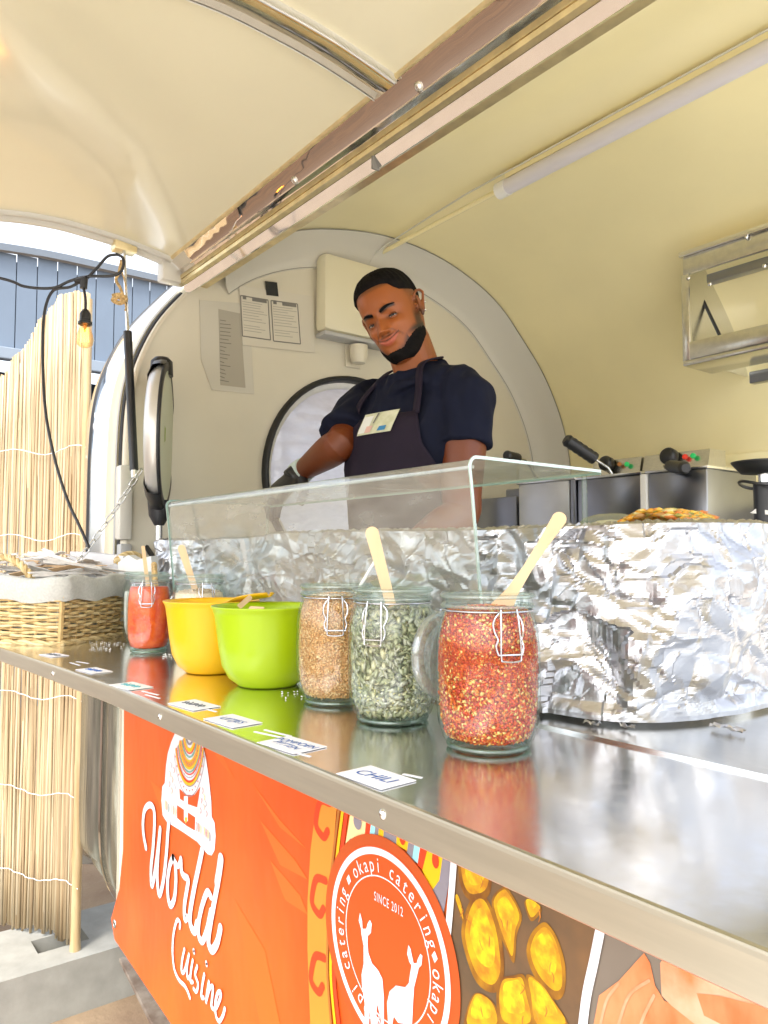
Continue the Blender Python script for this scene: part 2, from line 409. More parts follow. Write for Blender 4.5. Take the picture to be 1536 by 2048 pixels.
# end caps: chrome bulge, cream jamb, black seal (left end); sections swept along the profile
def sweep_prof(i0, i1, section):
    """section: list of (x, outward offset)"""
    P = PIN[i0:i1]
    rows = []
    offd = {}
    for (x, d) in section:
        if d not in offd: offd[d] = offs(PIN, d)
        rows.append([V(x, *offd[d][i]) for i in range(i0, i1)])
    return grid(rows)
n = len(PIN)
sec = [(-2.17, .0), (-2.175, .010), (-2.20, .016), (-2.26, .021), (-2.32, .020), (-2.36, .014), (-2.39, .004), (-2.405, -.01), (-2.41, -.03)]
z_c = min(range(n), key=lambda i: abs(PIN[i][1] + .195) if i < n / 2 else 9)
obj('end_cap', sweep_prof(z_c, n, sec), M['chrome'], tr, 'all')
sec2 = [(-2.285, .018), (-2.288, .024), (-2.296, .024), (-2.299, .018)]
obj('cap_bead', sweep_prof(z_c, n, sec2), M['black'], tr, 'all')
# the same cap below the counter, weathered
rows = []
for (x, d) in [(-2.07, .04), (-2.08, .055), (-2.15, .06), (-2.155, .05), (-2.165, .06), (-2.25, .07), (-2.33, .066), (-2.38, .045), (-2.405, .01), (-2.41, -.04)]:
    pr = offs(LOW[::-1], 0)
    rows.append([V(x, a - (d - .04) * (1 if b > -.9 else .7), b + (.10 * ((-2.07 - x) / .34) ** 2 if b < -.84 else 0)) for a, b in LOW])
obj('lower_end_cap', grid(rows), M['oldalu'], tr, 'all')
obj('cap_joint', grid([[V(x, LOW[i][0] - .022, LOW[i][1]) for i in range(6, len(LOW))] for x in (-2.15, -2.166)]), M['chrome'], tr)
obj('jamb', sweep_prof(z_c, iL + 2, [(-2.172, -.0), (-2.165, .012), (-2.10, .012), (-2.085, .004), (-2.075, -.02)]), mat('cream_jamb', (.72, .66, .48), .3, noise_amt=.05, noise_scale=20), tr, 'all')
obj('door_seal', sweep_prof(z_c, iL + 1, [(-2.086, .003), (-2.079, .007), (-2.072, .003), (-2.072, -.004)]), M['black'], tr, 'all')
obj('inner_jamb', sweep_prof(z_c, iL + 1, [(-2.072, .0), (-2.045, -.001), (-2.045, -.01)]), M['endwall'], tr, 'all')
obj('seal_lip', sweep_prof(z_c, iL + 1, [(-2.094, .011), (-2.086, .014), (-2.082, .011)]), M['grey'], tr, 'all')
# end wall with a round window hole
WC = (1.45, .25); WR = .318
def wall_ring(x, prof):
    ang = []
    pts = [p for p in prof if p[1] > -.99] + [(1.9, -1.0), (1.45, -1.0), (1.0, -1.0)]
    pts.sort(key=lambda p: math.atan2(p[1] - WC[1], p[0] - WC[0]))
    inner = [V(x, WC[0] + WR * math.cos(a), WC[1] + WR * math.sin(a)) for a in (math.atan2(p[1] - WC[1], p[0] - WC[0]) for p in pts)]
    return grid([inner, [V(x, p[0], p[1]) for p in pts]], closed=True)
obj('end_wall', wall_ring(XL, PIN), M['endwall'], tr)
obj('outer_end_wall', wall_ring(-2.41, offs(PIN, -.02)), M['chrome'], tr)
circ = lambda x, r, nn=64: [V(x, WC[0] + r * math.cos(2 * PI * k / nn), WC[1] + r * math.sin(2 * PI * k / nn)) for k in range(nn)]
win = obj('round_window', grid([circ(-2.085, .318), circ(-2.04, .318), circ(-2.03, .322), circ(-2.028, .326), circ(-2.034, .334), circ(-2.052, .337)], closed=True), M['black'], tr, 'all')
obj('window_lining', grid([circ(-2.409, .318), circ(-2.086, .318)], closed=True), M['white'], win, 'all')  # white lining added so daylight passes through the deep opening
obj('window_rim', grid([circ(-2.06, .316), circ(-2.06, .300), circ(-2.075, .298)], closed=True), M['white'], win, 'all')
pane = glass_mat('window_pane', (.9, .93, 1), (.7, .8, .85), dust=.2, dustcol=(.86, .87, .97), frost=.72, streak=.15)
cc = circ(-2.08, .31); obj('pane', ([V(-2.08, *WC)] + cc, [(0, i + 1, (i + 1) % 64 + 1) for i in range(64)]), pane, win)
# cove moulding along the end-wall to roof joint
offI = {d: offs(PIN, -d) for d in (0.001, .003, .012, .035, .06, .075, .085, .09)}
def cove_row(x, d): return [V(x, *offI[d][i]) for i in range(iL + 4, n)]
obj('cove_moulding', grid([cove_row(-1.93, .001), cove_row(-1.932, .003), cove_row(-1.96, .012), cove_row(-2.0, .035), cove_row(-2.03, .06), cove_row(-2.042, .075), cove_row(-2.044, .085), cove_row(-2.052, .09)]), M['cove'], tr, 'all')
for d, x in ((.003, -1.93), (.085, -2.045)):
    bm = tube(bmesh.new(), cove_row(x, d), .0016, 5); obj('sealant_line', bm, mat('grey_sealant', (.30, .29, .24), .6), tr)
# floor, worktop inside
obj('underbody', bx((-2.25, .88, -1.11), (XR, 2.3, -1.065)), M['rust'], tr)
obj('floor', bx((-2.06, .76, -1.06), (XR, 2.42, -1.0)), mat('pale_floor', (.6, .58, .52), .5), tr)
obj('inner_worktop', bx((-2.04, .700, -.235), (XR, 1.06, -.1965)), M['steel'], tr)
obj('hinge_gap', bx((-2.0, .692, -.23), (XR, .6995, -.205)), M['black'], tr)
obj('end_frame', grid([[V(HX - .02, a, b) for a, b in offs(PIN[iL:], -.001)], [V(HX + .03, a, b) for a, b in offs(PIN[iL:], -.012)], [V(HX + .03, a, b) for a, b in POUT[iL:]]]), M['chrome'], tr, 'all')  # trims the edge of the added daylight opening
obj('inner_counter_front', bx((-2.04, .703, -1.0), (XR, .73, -.236)), M['endwall'], tr)
# splash panel on the back wall
obj('splash_panel', bx((-1.90, 2.405, -.8), (-.43, 2.416, .325), .002), M['cream'], tr)
obj('skirting_rail', bx((-1.90, 2.36, .10), (-.43, 2.404, .155), .004), mat('grey_rail', (.30, .28, .24), .4), tr)
# lintel over the opening: chrome lip, metal rail tinted gold for its yellow reflections
XA, XB = -2.05, XR
def bar(y0, z0, y1, z1, m, name, th=.01, x0=XA, x1=XB, zt=0):
    dn = V(0, z1 - z0, -(y1 - y0)).normalized() * th
    A = [V(x0, y0, z0), V(x0, y1, z1), V(x0, y1, z1) + dn, V(x0, y0, z0) + dn]
    bm = prism(bmesh.new(), A, V(x1 - x0, 0, 0)); return obj(name, bm, m, tr)
bar(.868, .741, .858, .762, M['chrome'], 'lintel_lip', .012)
for i, (a, b, c, d) in enumerate([(.857, .7625, .845, .7640), (.845, .7640, .843, .772), (.847, .772, .845, .7742), (.842, .7745, .841, .786)]):
    bar(a, b, c, d, M['goldrail'], 'lintel_rail', .008)
obj('lintel_fill', bx((XA, .852, .772), (XB, .93, .80)), M['goldrail'], tr)
obj('lintel_joint', bx((-1.15, .855, .738), (-1.146, .872, .771)), M['ink'], tr)

# ------------------------------------------------------------ serving flap (canopy)
canp = [(.812, .822), (.76, .832), (.68, .844), (.6, .850), (.5, .852), (.38, .838), (.25, .803), (.08, .745), (-.1, .675), (-.32, .585)]
CAN = [(p.x, p.y) for p in catmull([V(a, b, 0) for a, b in canp], 6)]
tilt = lambda x: .012 * (min(x, 0.2) + 2.05)
def canrow(x, d=0, z0=0): return [V(x, a, b + tilt(x)) for a, b in offs(CAN[::-1], d)]
def can_panel(x0, x1, d=0.0, m=None, name='canopy_panel', nx=10):
    return obj(name, grid([canrow(x0 + (x1 - x0) * i / nx, d) for i in range(nx + 1)]), m or M['canopy'], tr, 'all')
can_panel(-2.04, -1.07); can_panel(-1.02, .0); can_panel(.05, 1.1)
def can_rib(x0, x1, m, name, proud=.012):
    rows = [canrow(x0, 0), canrow(x0 + .002, -proud), canrow(x1 - .002, -proud), canrow(x1, 0)]
    return obj(name, grid(rows), m, tr, 'all')
can_rib(-1.078, -1.018, M['chrome2'], 'canopy_rib'); can_rib(-.004, .056, M['chrome2'], 'canopy_rib')
can_rib(-1.082, -1.0785, M['cove'], 'rib_trim', .013); can_rib(-1.0175, -1.014, M['cove'], 'rib_trim', .013)
# canopy left edge frame
obj('canopy_edge', grid([canrow(-2.01, 0), canrow(-2.012, -.008), canrow(-2.026, -.009), canrow(-2.029, -.002), canrow(-2.034, -.002), canrow(-2.037, -.012), canrow(-2.055, -.014), canrow(-2.062, -.006), canrow(-2.064, .02), canrow(-2.06, .045)]), M['cove'], tr, 'all')
obj('canopy_end_strip', grid([canrow(-2.0645, -.004), canrow(-2.070, -.001), canrow(-2.070, .022), canrow(-2.0645, .026)]), mat('tan_edging', (.62, .45, .30), .45, noise_amt=.1, noise_scale=20), tr, 'all')
obj('canopy_skin', grid([canrow(x, .05) for x in (-2.06, -1, 0, 1.1)]), M['chrome'], tr, 'all')
# mirror strip along the hinge, bowed slightly, with cream bead above it
def mrow(y, z, f):      # f: how much of the tilt applies
    return [V(x, y, z + tilt(x) * f) for x in np.linspace(-2.03, 1.1, 24)]
obj('hinge_strip', grid([mrow(.849, .786, .0), mrow(.843, .795, .2), mrow(.836, .803, .45), mrow(.829, .809, .7), mrow(.812, .819, 1.0)]), M['chrome2'], tr, 'all')
obj('hinge_bead', grid([mrow(.813, .8195, 1), mrow(.809, .8165, 1), mrow(.805, .8185, 1), mrow(.803, .8235, 1)]), M['goldrail'], tr, 'all')
obj('hinge_end_block', bx((-2.075, .79, .765), (-2.031, .865, .835), .006), M['cove'], tr, True)
def rivet(p, nrm, r=.004, name='rivet', m=None, par=None):
    q = Vector(nrm).to_track_quat('Z', 'Y').to_matrix().to_4x4(); q.translation = Vector(p)
    bm = lathe(bmesh.new(), [(0, r * .55), (r * .5, r * .45), (r, .1 * r), (r, -.2 * r)], seg=14); bmesh.ops.transform(bm, matrix=q, verts=bm.verts)
    return obj(name, bm, m or M['silverrod'], par or tr, 'all')
for x in (-1.40, -.985, -.60): rivet((x, .834, .8035 + tilt(x) * .5), (0, -.7, -.7), .009, 'hinge_bolt')
# strut with rope-tied top bracket
A = V(-2.03, .68, .835); B = at(268, 940, y=.69)
st = obj('gas_strut', tube(bmesh.new(), [A.lerp(B, .40), B], .011, 12), M['blackp'], tr, True)
obj('strut_rod', tube(bmesh.new(), [A, A.lerp(B, .41)], .0045, 8), M['silverrod'], st, True)
obj('strut_foot', tube(bmesh.new(), [B, B + (B - A).normalized() * .02], .008, 8), M['silverrod'], st, True)
obj('strut_bracket', bx((-2.06, .655, .815), (-2.02, .715, .862), .004), M['goldrail'], tr, True)
obj('jamb_block', bx((-2.075, .685, .04), (-2.035, .72, .24), .006), M['cove'], tr, True)
obj('jamb_block', bx((-2.072, .69, -.08), (-2.038, .722, .03), .006), M['grey'], tr, True)
# black cable hanging inside by the jamb
obj('jamb_cable', tube(bmesh.new(), catmull([at(272, 1050, y=.76), at(282, 1075, y=.76), at(300, 1105, y=.77), at(318, 1130, y=.78)], 5), .007, 8), M['black'], tr, True)
# window catch chain from jamb to the counter: countable links
chain = thing('counter_chain', 'silver link chain slanting from the door jamb down to the counter', 'chain', (-1.95, .6, -.195))
C0 = at(278, 946, y=.685); C1 = at(11, 1280, z=-.192)
L = (C1 - C0).length; nl = int(L / .0235); dirc = (C1 - C0).normalized()
def link_pts(c, dr, side, l=.0135, wd=.0052):
    pts = []
    for k in range(16):
        a = 2 * PI * k / 16; cx = math.cos(a); sx = math.sin(a)
        pts.append(c + dr * (l * .62 * (1 if cx > 0 else -1) * min(1, abs(cx) * 1.6) + l * .38 * cx) + side * wd * sx)
    return pts
def closed_tube(bm, pts, r, seg=6):
    nn = len(pts); rings = []
    for i, p in enumerate(pts):
        t = (pts[(i + 1) % nn] - pts[i - 1]).normalized()
        cen = sum(pts, Vector()) / nn; nrm = (p - cen); nrm = (nrm - t * nrm.dot(t)).normalized(); b = t.cross(nrm)
        rings.append([bm.verts.new(p + (nrm * math.cos(2 * PI * k / seg) + b * math.sin(2 * PI * k / seg)) * r) for k in range(seg)])
    for i in range(nn):
        a = rings[i]; b2 = rings[(i + 1) % nn]
        for k in range(seg): bm.faces.new((a[k], a[(k + 1) % seg], b2[(k + 1) % seg], b2[k]))
    return bm
s1 = dirc.cross(V(0, 0, 1)).normalized(); s2 = dirc.cross(s1).normalized()
for i in range(nl + 1):
    c = C0 + dirc * (i * .0235) - V(0, 0, .03 * math.sin(PI * i / nl))
    obj('chain_link', closed_tube(bmesh.new(), link_pts(c, dirc, s2 if i % 2 else (s1 * .6 + s2 * .8).normalized()), .0017), M['silverrod'], chain, 'all')

# ------------------------------------------------------------ counter flap
ZC = -.195
YF = [(-2.03, .341), (-1.80, .356), (-1.45, .376), (-1.17, .388), (XR, .388)]
bm = bmesh.new()
poly = [V(a, b, ZC - .004) for a, b in YF] + [V(XR, .6915, ZC - .004), V(-2.03, .6915, ZC - .004)]
prism(bm, poly, V(0, 0, .004))
cs = mat('counter_steel', (.86, .86, .86), .13, 1, noise_amt=.03, noise_scale=5, bump=.00025, bump_scale=14)
nn_ = cs.node_tree; 
t_ = nn_.nodes.new('ShaderNodeTexNoise'); t_.inputs['Scale'].default_value = 70; t_.inputs['Detail'].default_value = 4
mr_ = nn_.nodes.new('ShaderNodeMapRange'); mr_.inputs[1].default_value = .3; mr_.inputs[2].default_value = .7; mr_.inputs[3].default_value = .13; mr_.inputs[4].default_value = .21
tc_ = nn_.nodes.new('ShaderNodeTexCoord'); nn_.links.new(tc_.outputs['Object'], t_.inputs[0]); nn_.links.new(t_.outputs[0], mr_.inputs[0]); nn_.links.new(mr_.outputs[0], nn_.nodes['Principled BSDF'].inputs['Roughness'])
ctr = obj('serving_counter', bm, cs, tr)
lipm = mat('counter_lip', (.50, .47, .38), .33, .8, noise_amt=.05, noise_scale=40, stretch=(.2, 1, 3))
rows = []
for (dy, dz) in [(.002, .0003), (-.0008, .0005), (-.0022, -.0012), (-.0026, -.004), (-.0026, -.026), (.0, -.028), (.004, -.028)]:
    rows.append([V(a, b + dy, ZC + dz) for a, b in YF])
obj('counter_lip', grid(rows), lipm, ctr)
obj('lip_edge', grid([[V(a, b - .0016, ZC + .0004) for a, b in YF], [V(a, b + .0012, ZC + .0009) for a, b in YF]]), M['silverrod'], ctr)
obj('counter_end', bx((-2.034, .345, ZC - .028), (-2.0305, .69, ZC)), lipm, ctr)
obj('hinge_rail', bx((-2.03, .683, ZC - .0005), (XR, .6915, ZC + .003)), M['steel'], ctr)
for u, v in ((765, 1626), (320, 1428), (120, 1344)):
    p = at(u, v, y=.3855); rivet((p.x, .3853 if u > 200 else .3735, ZC - .014), (0, -1, 0), .0045, 'rivet', M['silverrod'], ctr)
# rusty support under the trailer corner
jack = thing('corner_jack', 'rusty steel corner leg folded under the trailer behind the orange banner', 'trailer jack', (-2.1, .85, GZ))
for (a, b2, r) in [((255, 1915), (335, 2070), .016), ((300, 1935), (365, 2060), .012), ((270, 1925), (355, 2000), .009)]:
    p0 = at(*a, y=.86); p1 = at(*b2, y=.84)
    d = p1 - p0
    q = d.to_track_quat('Z', 'Y').to_matrix().to_4x4(); q.translation = p0
    obj('steel_arm', bx((-r * 1.6, -r * .4, 0), (r * 1.6, r * .4, d.length), .002, q), M['rust'], jack)
obj('crank_plate', bx((-2.18, .86, -1.3), (-1.8, .9, -1.02), .005), M['rust'], jack)
obj('foot', bx((-2.0, .8, GZ), (-1.8, 1.0, GZ + .02)), M['rust'], jack)
obj('chassis', bx((-1.95, .9, -1.2), (1.2, .98, -1.07), .005), M['rust'], tr)
for xw in (-.55, .35):
    bm = lathe(bmesh.new(), [(0, .0), (.17, .0), (.18, .02), (.27, .02), (.31, .05), (.31, .16), (.27, .19), (.0, .19)], seg=32)
    bmesh.ops.transform(bm, matrix=Matrix.Translation((xw, 1.0, GZ + .31)) @ Matrix.Rotation(-PI / 2, 4, 'X'), verts=bm.verts)
    obj('wheel', bm, M['black'], tr, True)

# ------------------------------------------------------------ banner with its prints
BY = .698
bm_ = mat('orange_vinyl', (.56, .068, .006), .42, col2=(.64, .12, .014), noise_scale=1.6, stretch=(2, 1, 1), bump=.006, bump_scale=3)
banner = thing('banner', 'orange vinyl banner with white script lettering hung under the steel counter', 'banner', (-1.0, BY, -.6))
bl = at(222, 1838, y=BY); b2 = at(345, 2052, y=BY)
obj('vinyl_sheet', prism(bmesh.new(), [V(-2.018, BY, -.215), V(.9, BY, -.215), V(.9, BY, -1.12), V(b2.x + .1, BY, b2.z - .06), b2, V(bl.x + .03, BY, bl.z - .04), bl, at(238, 1780, y=BY), at(246, 1700, y=BY)], V(0, .002, 0)), bm_, banner)
def ppoly(pts, lay, y0=BY, close=0):
    """flat printed patch traced from sight lines, lay = print layer"""
    return [at(u, v, y=y0 - .0005 * lay) for u, v in pts]
def poly_vf(P): return (P, [tuple(range(len(P)))])
def smooth_px(pts, n=5, closed=False):
    return [(p.x, p.y) for p in catmull([V(a, b, 0) for a, b in pts], n, closed)]
def stroke(pts, wd, lay, sm=True, n=5, taper=False):
    """ribbon on the banner plane; wd in metres (upright pen)"""
    if sm and len(pts) > 2: pts = smooth_px(pts, n)
    P = [at(u, v, y=BY - .0005 * lay) for u, v in pts]
    vs, fs = [], []
    for i, p in enumerate(P):
        a = P[max(0, i - 1)]; b = P[min(len(P) - 1, i + 1)]; t = (b - a).normalized(); nrm = V(t.z, 0, -t.x)
        k = 1.0
        if taper: k = .35 + .65 * math.sin(PI * min(1, max(0, (i + .5) / len(P)))) ** .5
        vs += [p + nrm * wd * k / 2, p - nrm * wd * k / 2]
    for i in range(len(P) - 1): fs.append((2 * i, 2 * i + 1, 2 * i + 3, 2 * i + 2))
    for e in (0, len(P) - 1):        # round ends
        c = P[e]; k0 = len(vs); rr = wd / 2 * (k if taper else 1)
        vs.append(c + V(0, -.000004, 0)); vs += [c + V(math.cos(j * PI / 5) * rr, -.000004, math.sin(j * PI / 5) * rr) for j in range(10)]
        fs += [(k0, k0 + 1 + j, k0 + 1 + (j + 1) % 10) for j in range(10)]
    return vs, fs
INK = {k: mat('ink_' + k, c, .4) for k, c in dict(white=(.70, .69, .71), dark_orange=(.45, .07, .009), red=(.78, .045, .008), yellow=(.72, .42, .005), cyan=(.28, .62, .65), grey=(.22, .20, .23), amber=(.70, .22, .025), brown=(.38, .13, .02), cream=(.86, .62, .30), teal=(.14, .33, .30), orange=(.58, .072, .007)).items()}
INK['potato'] = mat('ink_potato_photo', (.36, .16, .006), .4, col2=(.16, .055, .006), noise_scale=38, stretch=(1, 1, .7), detail=8)
INK['potato_mid'] = mat('ink_potato_mid', (.60, .34, .006), .4, col2=(.42, .17, .008), noise_scale=60, detail=8)
INK['potato_light'] = mat('ink_potato_light', (.78, .52, .01), .4, col2=(.50, .24, .01), noise_scale=75, detail=8)
INK['potato_bg'] = mat('ink_stew_photo', (.09, .06, .034), .4, col2=(.20, .10, .04), noise_scale=9, detail=6)
INK['salmon'] = mat('ink_prawn_photo', (.62, .14, .035), .4, col2=(.66, .26, .11), noise_scale=14, stretch=(2, 1, 1), detail=6)
INK['pale'] = mat('ink_rice_photo', (.62, .42, .27), .4, col2=(.60, .18, .05), noise_scale=18, detail=6)
INK['greybrown'] = mat('ink_grey_photo', (.15, .12, .09), .4, col2=(.20, .165, .13), noise_scale=4)
INK['streak'] = mat('ink_pale_orange', (.66, .115, .012), .42)
PR = {}
npr = [0]
def add_print(col, vf, name='printed_shape'):
    npr[0] += 1
    if col in ('potato', 'potato_mid', 'potato_light', 'potato_bg', 'salmon', 'pale', 'greybrown'): name = 'food_photo'
    if isinstance(vf, str): return
    obj(name, ([V(p[0], p[1] - npr[0] * 9e-6, p[2]) for p in vf[0]], vf[1]), INK[col], banner)
Z1 = lambda x, y: (280 + x / 3.37, 1440 + y / 3.37)
def zs(l): return [Z1(a, b) for a, b in l]
# pale rays in the orange
for pts in [[(500, 1560), (560, 1640), (615, 1700), (560, 1655)], [(520, 1640), (590, 1720), (616, 1760), (560, 1730)], [(540, 1720), (600, 1790), (616, 1830), (570, 1800)], [(430, 1450 + 60), (470, 1560), (440, 1500)],
            [(300, 1560), (335, 1590), (330, 1640)], [(470, 1800), (530, 1900), (560, 2048), (520, 2048)]]:
    add_print('streak', poly_vf(ppoly(pts, 1)))
# script lettering, "World"
WW = .0155
for pts, wd in [([(40, 860), (25, 780), (20, 690), (32, 605), (65, 572), (92, 600), (98, 690), (88, 860), (74, 1000), (78, 1115), (95, 1060), (120, 880), (136, 735)], WW),
            ([(136, 735), (122, 900), (116, 1060), (130, 1180), (158, 1080), (178, 900), (186, 780), (193, 690)], WW),
            ([(222, 925), (200, 985), (186, 1090), (190, 1200), (207, 1250), (232, 1200), (242, 1090), (238, 980), (222, 925)], WW),
            ([(240, 960), (255, 985), (268, 960), (274, 935)], WW * .8),
            ([(276, 940), (280, 1020), (300, 1055), (325, 1075), (315, 1150), (300, 1250), (302, 1340), (318, 1330)], WW),
            ([(418, 880), (395, 990), (362, 1150), (338, 1300), (342, 1385), (368, 1425), (385, 1370)], WW * 1.15),
            ([(478, 1190), (455, 1160), (425, 1230), (398, 1350), (395, 1450), (420, 1490), (450, 1420), (478, 1290)], WW),
            ([(548, 930), (528, 1080), (500, 1230), (470, 1400), (462, 1500), (485, 1550), (520, 1500), (542, 1400)], WW * 1.15),
            ([(545, 935), (535, 1010), (520, 1100)], WW * 1.5)]:
    add_print('white', stroke(zs(pts), wd, 6), 'letter')
CW = .0085
for pts, wd in [([(268, 1400), (270, 1365), (252, 1348), (234, 1400), (222, 1480), (220, 1580), (232, 1680), (262, 1750), (300, 1790), (322, 1830), (336, 1870)], CW * 1.1),
            ([(300, 1545), (284, 1620), (280, 1690), (295, 1700), (316, 1640), (330, 1580)], CW), ([(330, 1580), (318, 1660), (320, 1735), (338, 1730)], CW),
            ([(356, 1620), (344, 1690), (340, 1760), (356, 1765)], CW), ([(362, 1552), (364, 1566)], CW * 1.1),
            ([(386, 1660), (372, 1715), (392, 1780), (380, 1830), (362, 1812)], CW),
            ([(434, 1715), (420, 1790), (414, 1865), (430, 1872)], CW), ([(447, 1636), (449, 1650)], CW * 1.1),
            ([(465, 1765), (454, 1830), (446, 1900)], CW), ([(450, 1880), (470, 1810), (492, 1795), (488, 1860), (482, 1930), (500, 1950)], CW),
            ([(515, 1940), (540, 1880), (545, 1835), (525, 1840), (508, 1910), (512, 1990), (534, 2030), (560, 1990), (572, 1945)], CW)]:
    add_print('white', stroke(zs(pts), wd, 6), 'letter')
# patterned pot-shaped emblem above the lettering
Z2 = lambda x, y: (310 + x / 7.586, 1450 + y / 7.586)
def z2(l): return [Z2(a, b) for a, b in l]
outer = z2([(500, -200), (400, -60), (310, 110), (250, 250), (195, 430), (168, 620), (150, 880), (112, 930), (98, 1150), (118, 1370), (180, 1470), (420, 1620), (640, 1770), (800, 1960), (860, 1980), (905, 1900), (922, 1680), (905, 1480), (862, 1390), (855, 1150), (815, 780), (765, 450), (725, 300), (660, 60), (580, -150)])
add_print('white', poly_vf(ppoly(outer, 2)))
add_print('orange', poly_vf(ppoly(z2([(335, 1215), (610, 1400), (605, 1600), (480, 1530), (335, 1410)]), 3)))
add_print('orange', poly_vf(ppoly(z2([(370, 960), (470, 1060), (600, 1060), (690, 930), (640, 1250), (500, 1200), (380, 1120)]), 3)))
add_print('white', poly_vf(ppoly(z2([(440, 1080), (500, 1080), (500, 1450), (470, 1490), (440, 1440)]), 4)))
add_print('yellow', poly_vf(ppoly(z2([(452, 1400), (488, 1400), (480, 1480), (460, 1480)]), 5)))
def arc(cx, cy, rx, ry, a0=200, a1=340, nn=14): return z2([(cx + rx * math.cos(math.radians(a)), cy - ry * math.sin(math.radians(a))) for a in np.linspace(a0, a1, nn)])
for rx, ry, col, wd in [(60, 190, 'grey', .005), (85, 280, 'yellow', .008), (100, 330, 'red', .003), (115, 385, 'teal', .004), (135, 450, 'yellow', .005), (150, 500, 'amber', .012), (165, 560, 'yellow', .005), (180, 610, 'teal', .0035), (190, 650, 'red', .003),
                    (205, 700, 'grey', .0012), (215, 760, 'red', .005), (222, 800, 'yellow', .006), (228, 830, 'grey', .002), (250, 980, 'grey', .0018)]:
    add_print(col, stroke(arc(525, 100, rx, ry), wd, 5))
for k in range(13):
    a = math.radians(205 + k * 130 / 12)
    for rx, ry, col, sz in ((150, 500, 'grey', 13), (200, 690, 'grey', 7), (238, 900, 'red', 14)):
        c = (525 + rx * math.cos(a), 100 - ry * math.sin(a))
        add_print(col, poly_vf(ppoly(z2([(c[0] - sz * .6, c[1] - sz), (c[0] + sz * .6, c[1] - sz), (c[0], c[1] + sz * 1.6)]), 6)))
for (x, y0) in [(240, 560), (225, 700), (215, 850), (260, 780), (285, 640), (300, 900), (250, 950), (700, 1100), (740, 1200), (690, 1250), (770, 1150), (780, 1300), (720, 950), (745, 1050)]:
    add_print(random.choice(['red', 'amber', 'yellow', 'grey']), stroke(z2([(x, y0), (x + 14, y0 + 45), (x + 6, y0 + 90)]), .0022, 6))
for (x, y0, c) in [(160, 1150, 'yellow'), (185, 1170, 'amber'), (210, 1200, 'teal'), (250, 1210, 'cream'), (285, 1230, 'amber'), (310, 1260, 'cream'), (640, 1480, 'red'), (670, 1500, 'amber'), (700, 1530, 'cream'), (750, 1550, 'yellow'), (780, 1580, 'red'), (810, 1600, 'yellow'), (835, 1640, 'grey')]:
    add_print(c, stroke(z2([(x, y0), (x + 4, y0 + 60), (x, y0 + 120)]), .0032, 6))
# stripes between the orange field and the round emblem
add_print('amber', poly_vf(ppoly([(640, 1560), (622, 1700), (616, 1800), (616, 1900), (622, 2060), (664, 2060), (656, 1950), (655, 1850), (660, 1770), (676, 1600)], 2)))
for y0, x0 in ((1640, 646), (1795, 638), (1950, 636)):
    add_print('red', stroke([(x0 + 14, y0 - 34), (x0 - 4, y0 - 38), (x0 - 12, y0 - 10), (x0 - 12, y0 + 14), (x0 + 2, y0 + 34), (x0 + 10, y0 + 22)], .013, 3))
for off, c, wd in ((0, 'brown', .006), (8, 'yellow', .007), (16, 'red', .009)):
    add_print(c, stroke([(682 + off, 1590), (664 + off, 1740), (657 + off, 1850), (656 + off * .8, 1950), (664 + off, 2060)], wd, 3))
add_print('cream', poly_vf(ppoly([(706, 1600), (690, 1700), (684, 1800), (730, 1740), (736, 1620)], 2)))
for u, v, r in ((716, 1643, .012), (706, 1696, .014)):
    c = at(u, v, y=BY - .0018); add_print('grey', poly_vf([c + V(math.cos(a) * r * .9, 0, math.sin(a) * r) for a in np.linspace(0, 2 * PI, 17)[:-1]]))
for pts, c in [([(736, 1610), (728, 1700), (745, 1700), (752, 1620)], 'red'), ([(746, 1620), (738, 1690), (748, 1690), (758, 1625)], 'cyan'), ([(755, 1620), (748, 1690), (764, 1690), (768, 1630)], 'grey'),
               ([(762, 1620), (755, 1700), (768, 1700), (772, 1630)], 'yellow'), ([(771, 1620), (766, 1710), (800, 1720), (800, 1640)], 'grey'), ([(795, 1640), (794, 1690), (818, 1702), (824, 1650)], 'yellow'),
               ([(822, 1650), (815, 1705), (832, 1725), (836, 1660)], 'grey'), ([(834, 1660), (826, 1715), (844, 1735), (848, 1670)], 'cyan'), ([(846, 1665), (836, 1730), (856, 1745), (866, 1680)], 'red'),
               ([(862, 1675), (846, 1740), (866, 1790), (894, 1780), (896, 1740), (892, 1700)], 'yellow'), ([(890, 1690), (880, 1760), (866, 1780), (888, 1830), (900, 1760), (904, 1700)], 'grey')]:
    add_print(c, poly_vf(ppoly(pts, 2)))
for (u, v) in ((806, 1674), (872, 1720)):
    c = at(u, v, y=BY - .0018); add_print('red', poly_vf([c + V(math.cos(a) * .007, 0, math.sin(a) * .011) for a in np.linspace(0, 2 * PI, 13)[:-1]]))
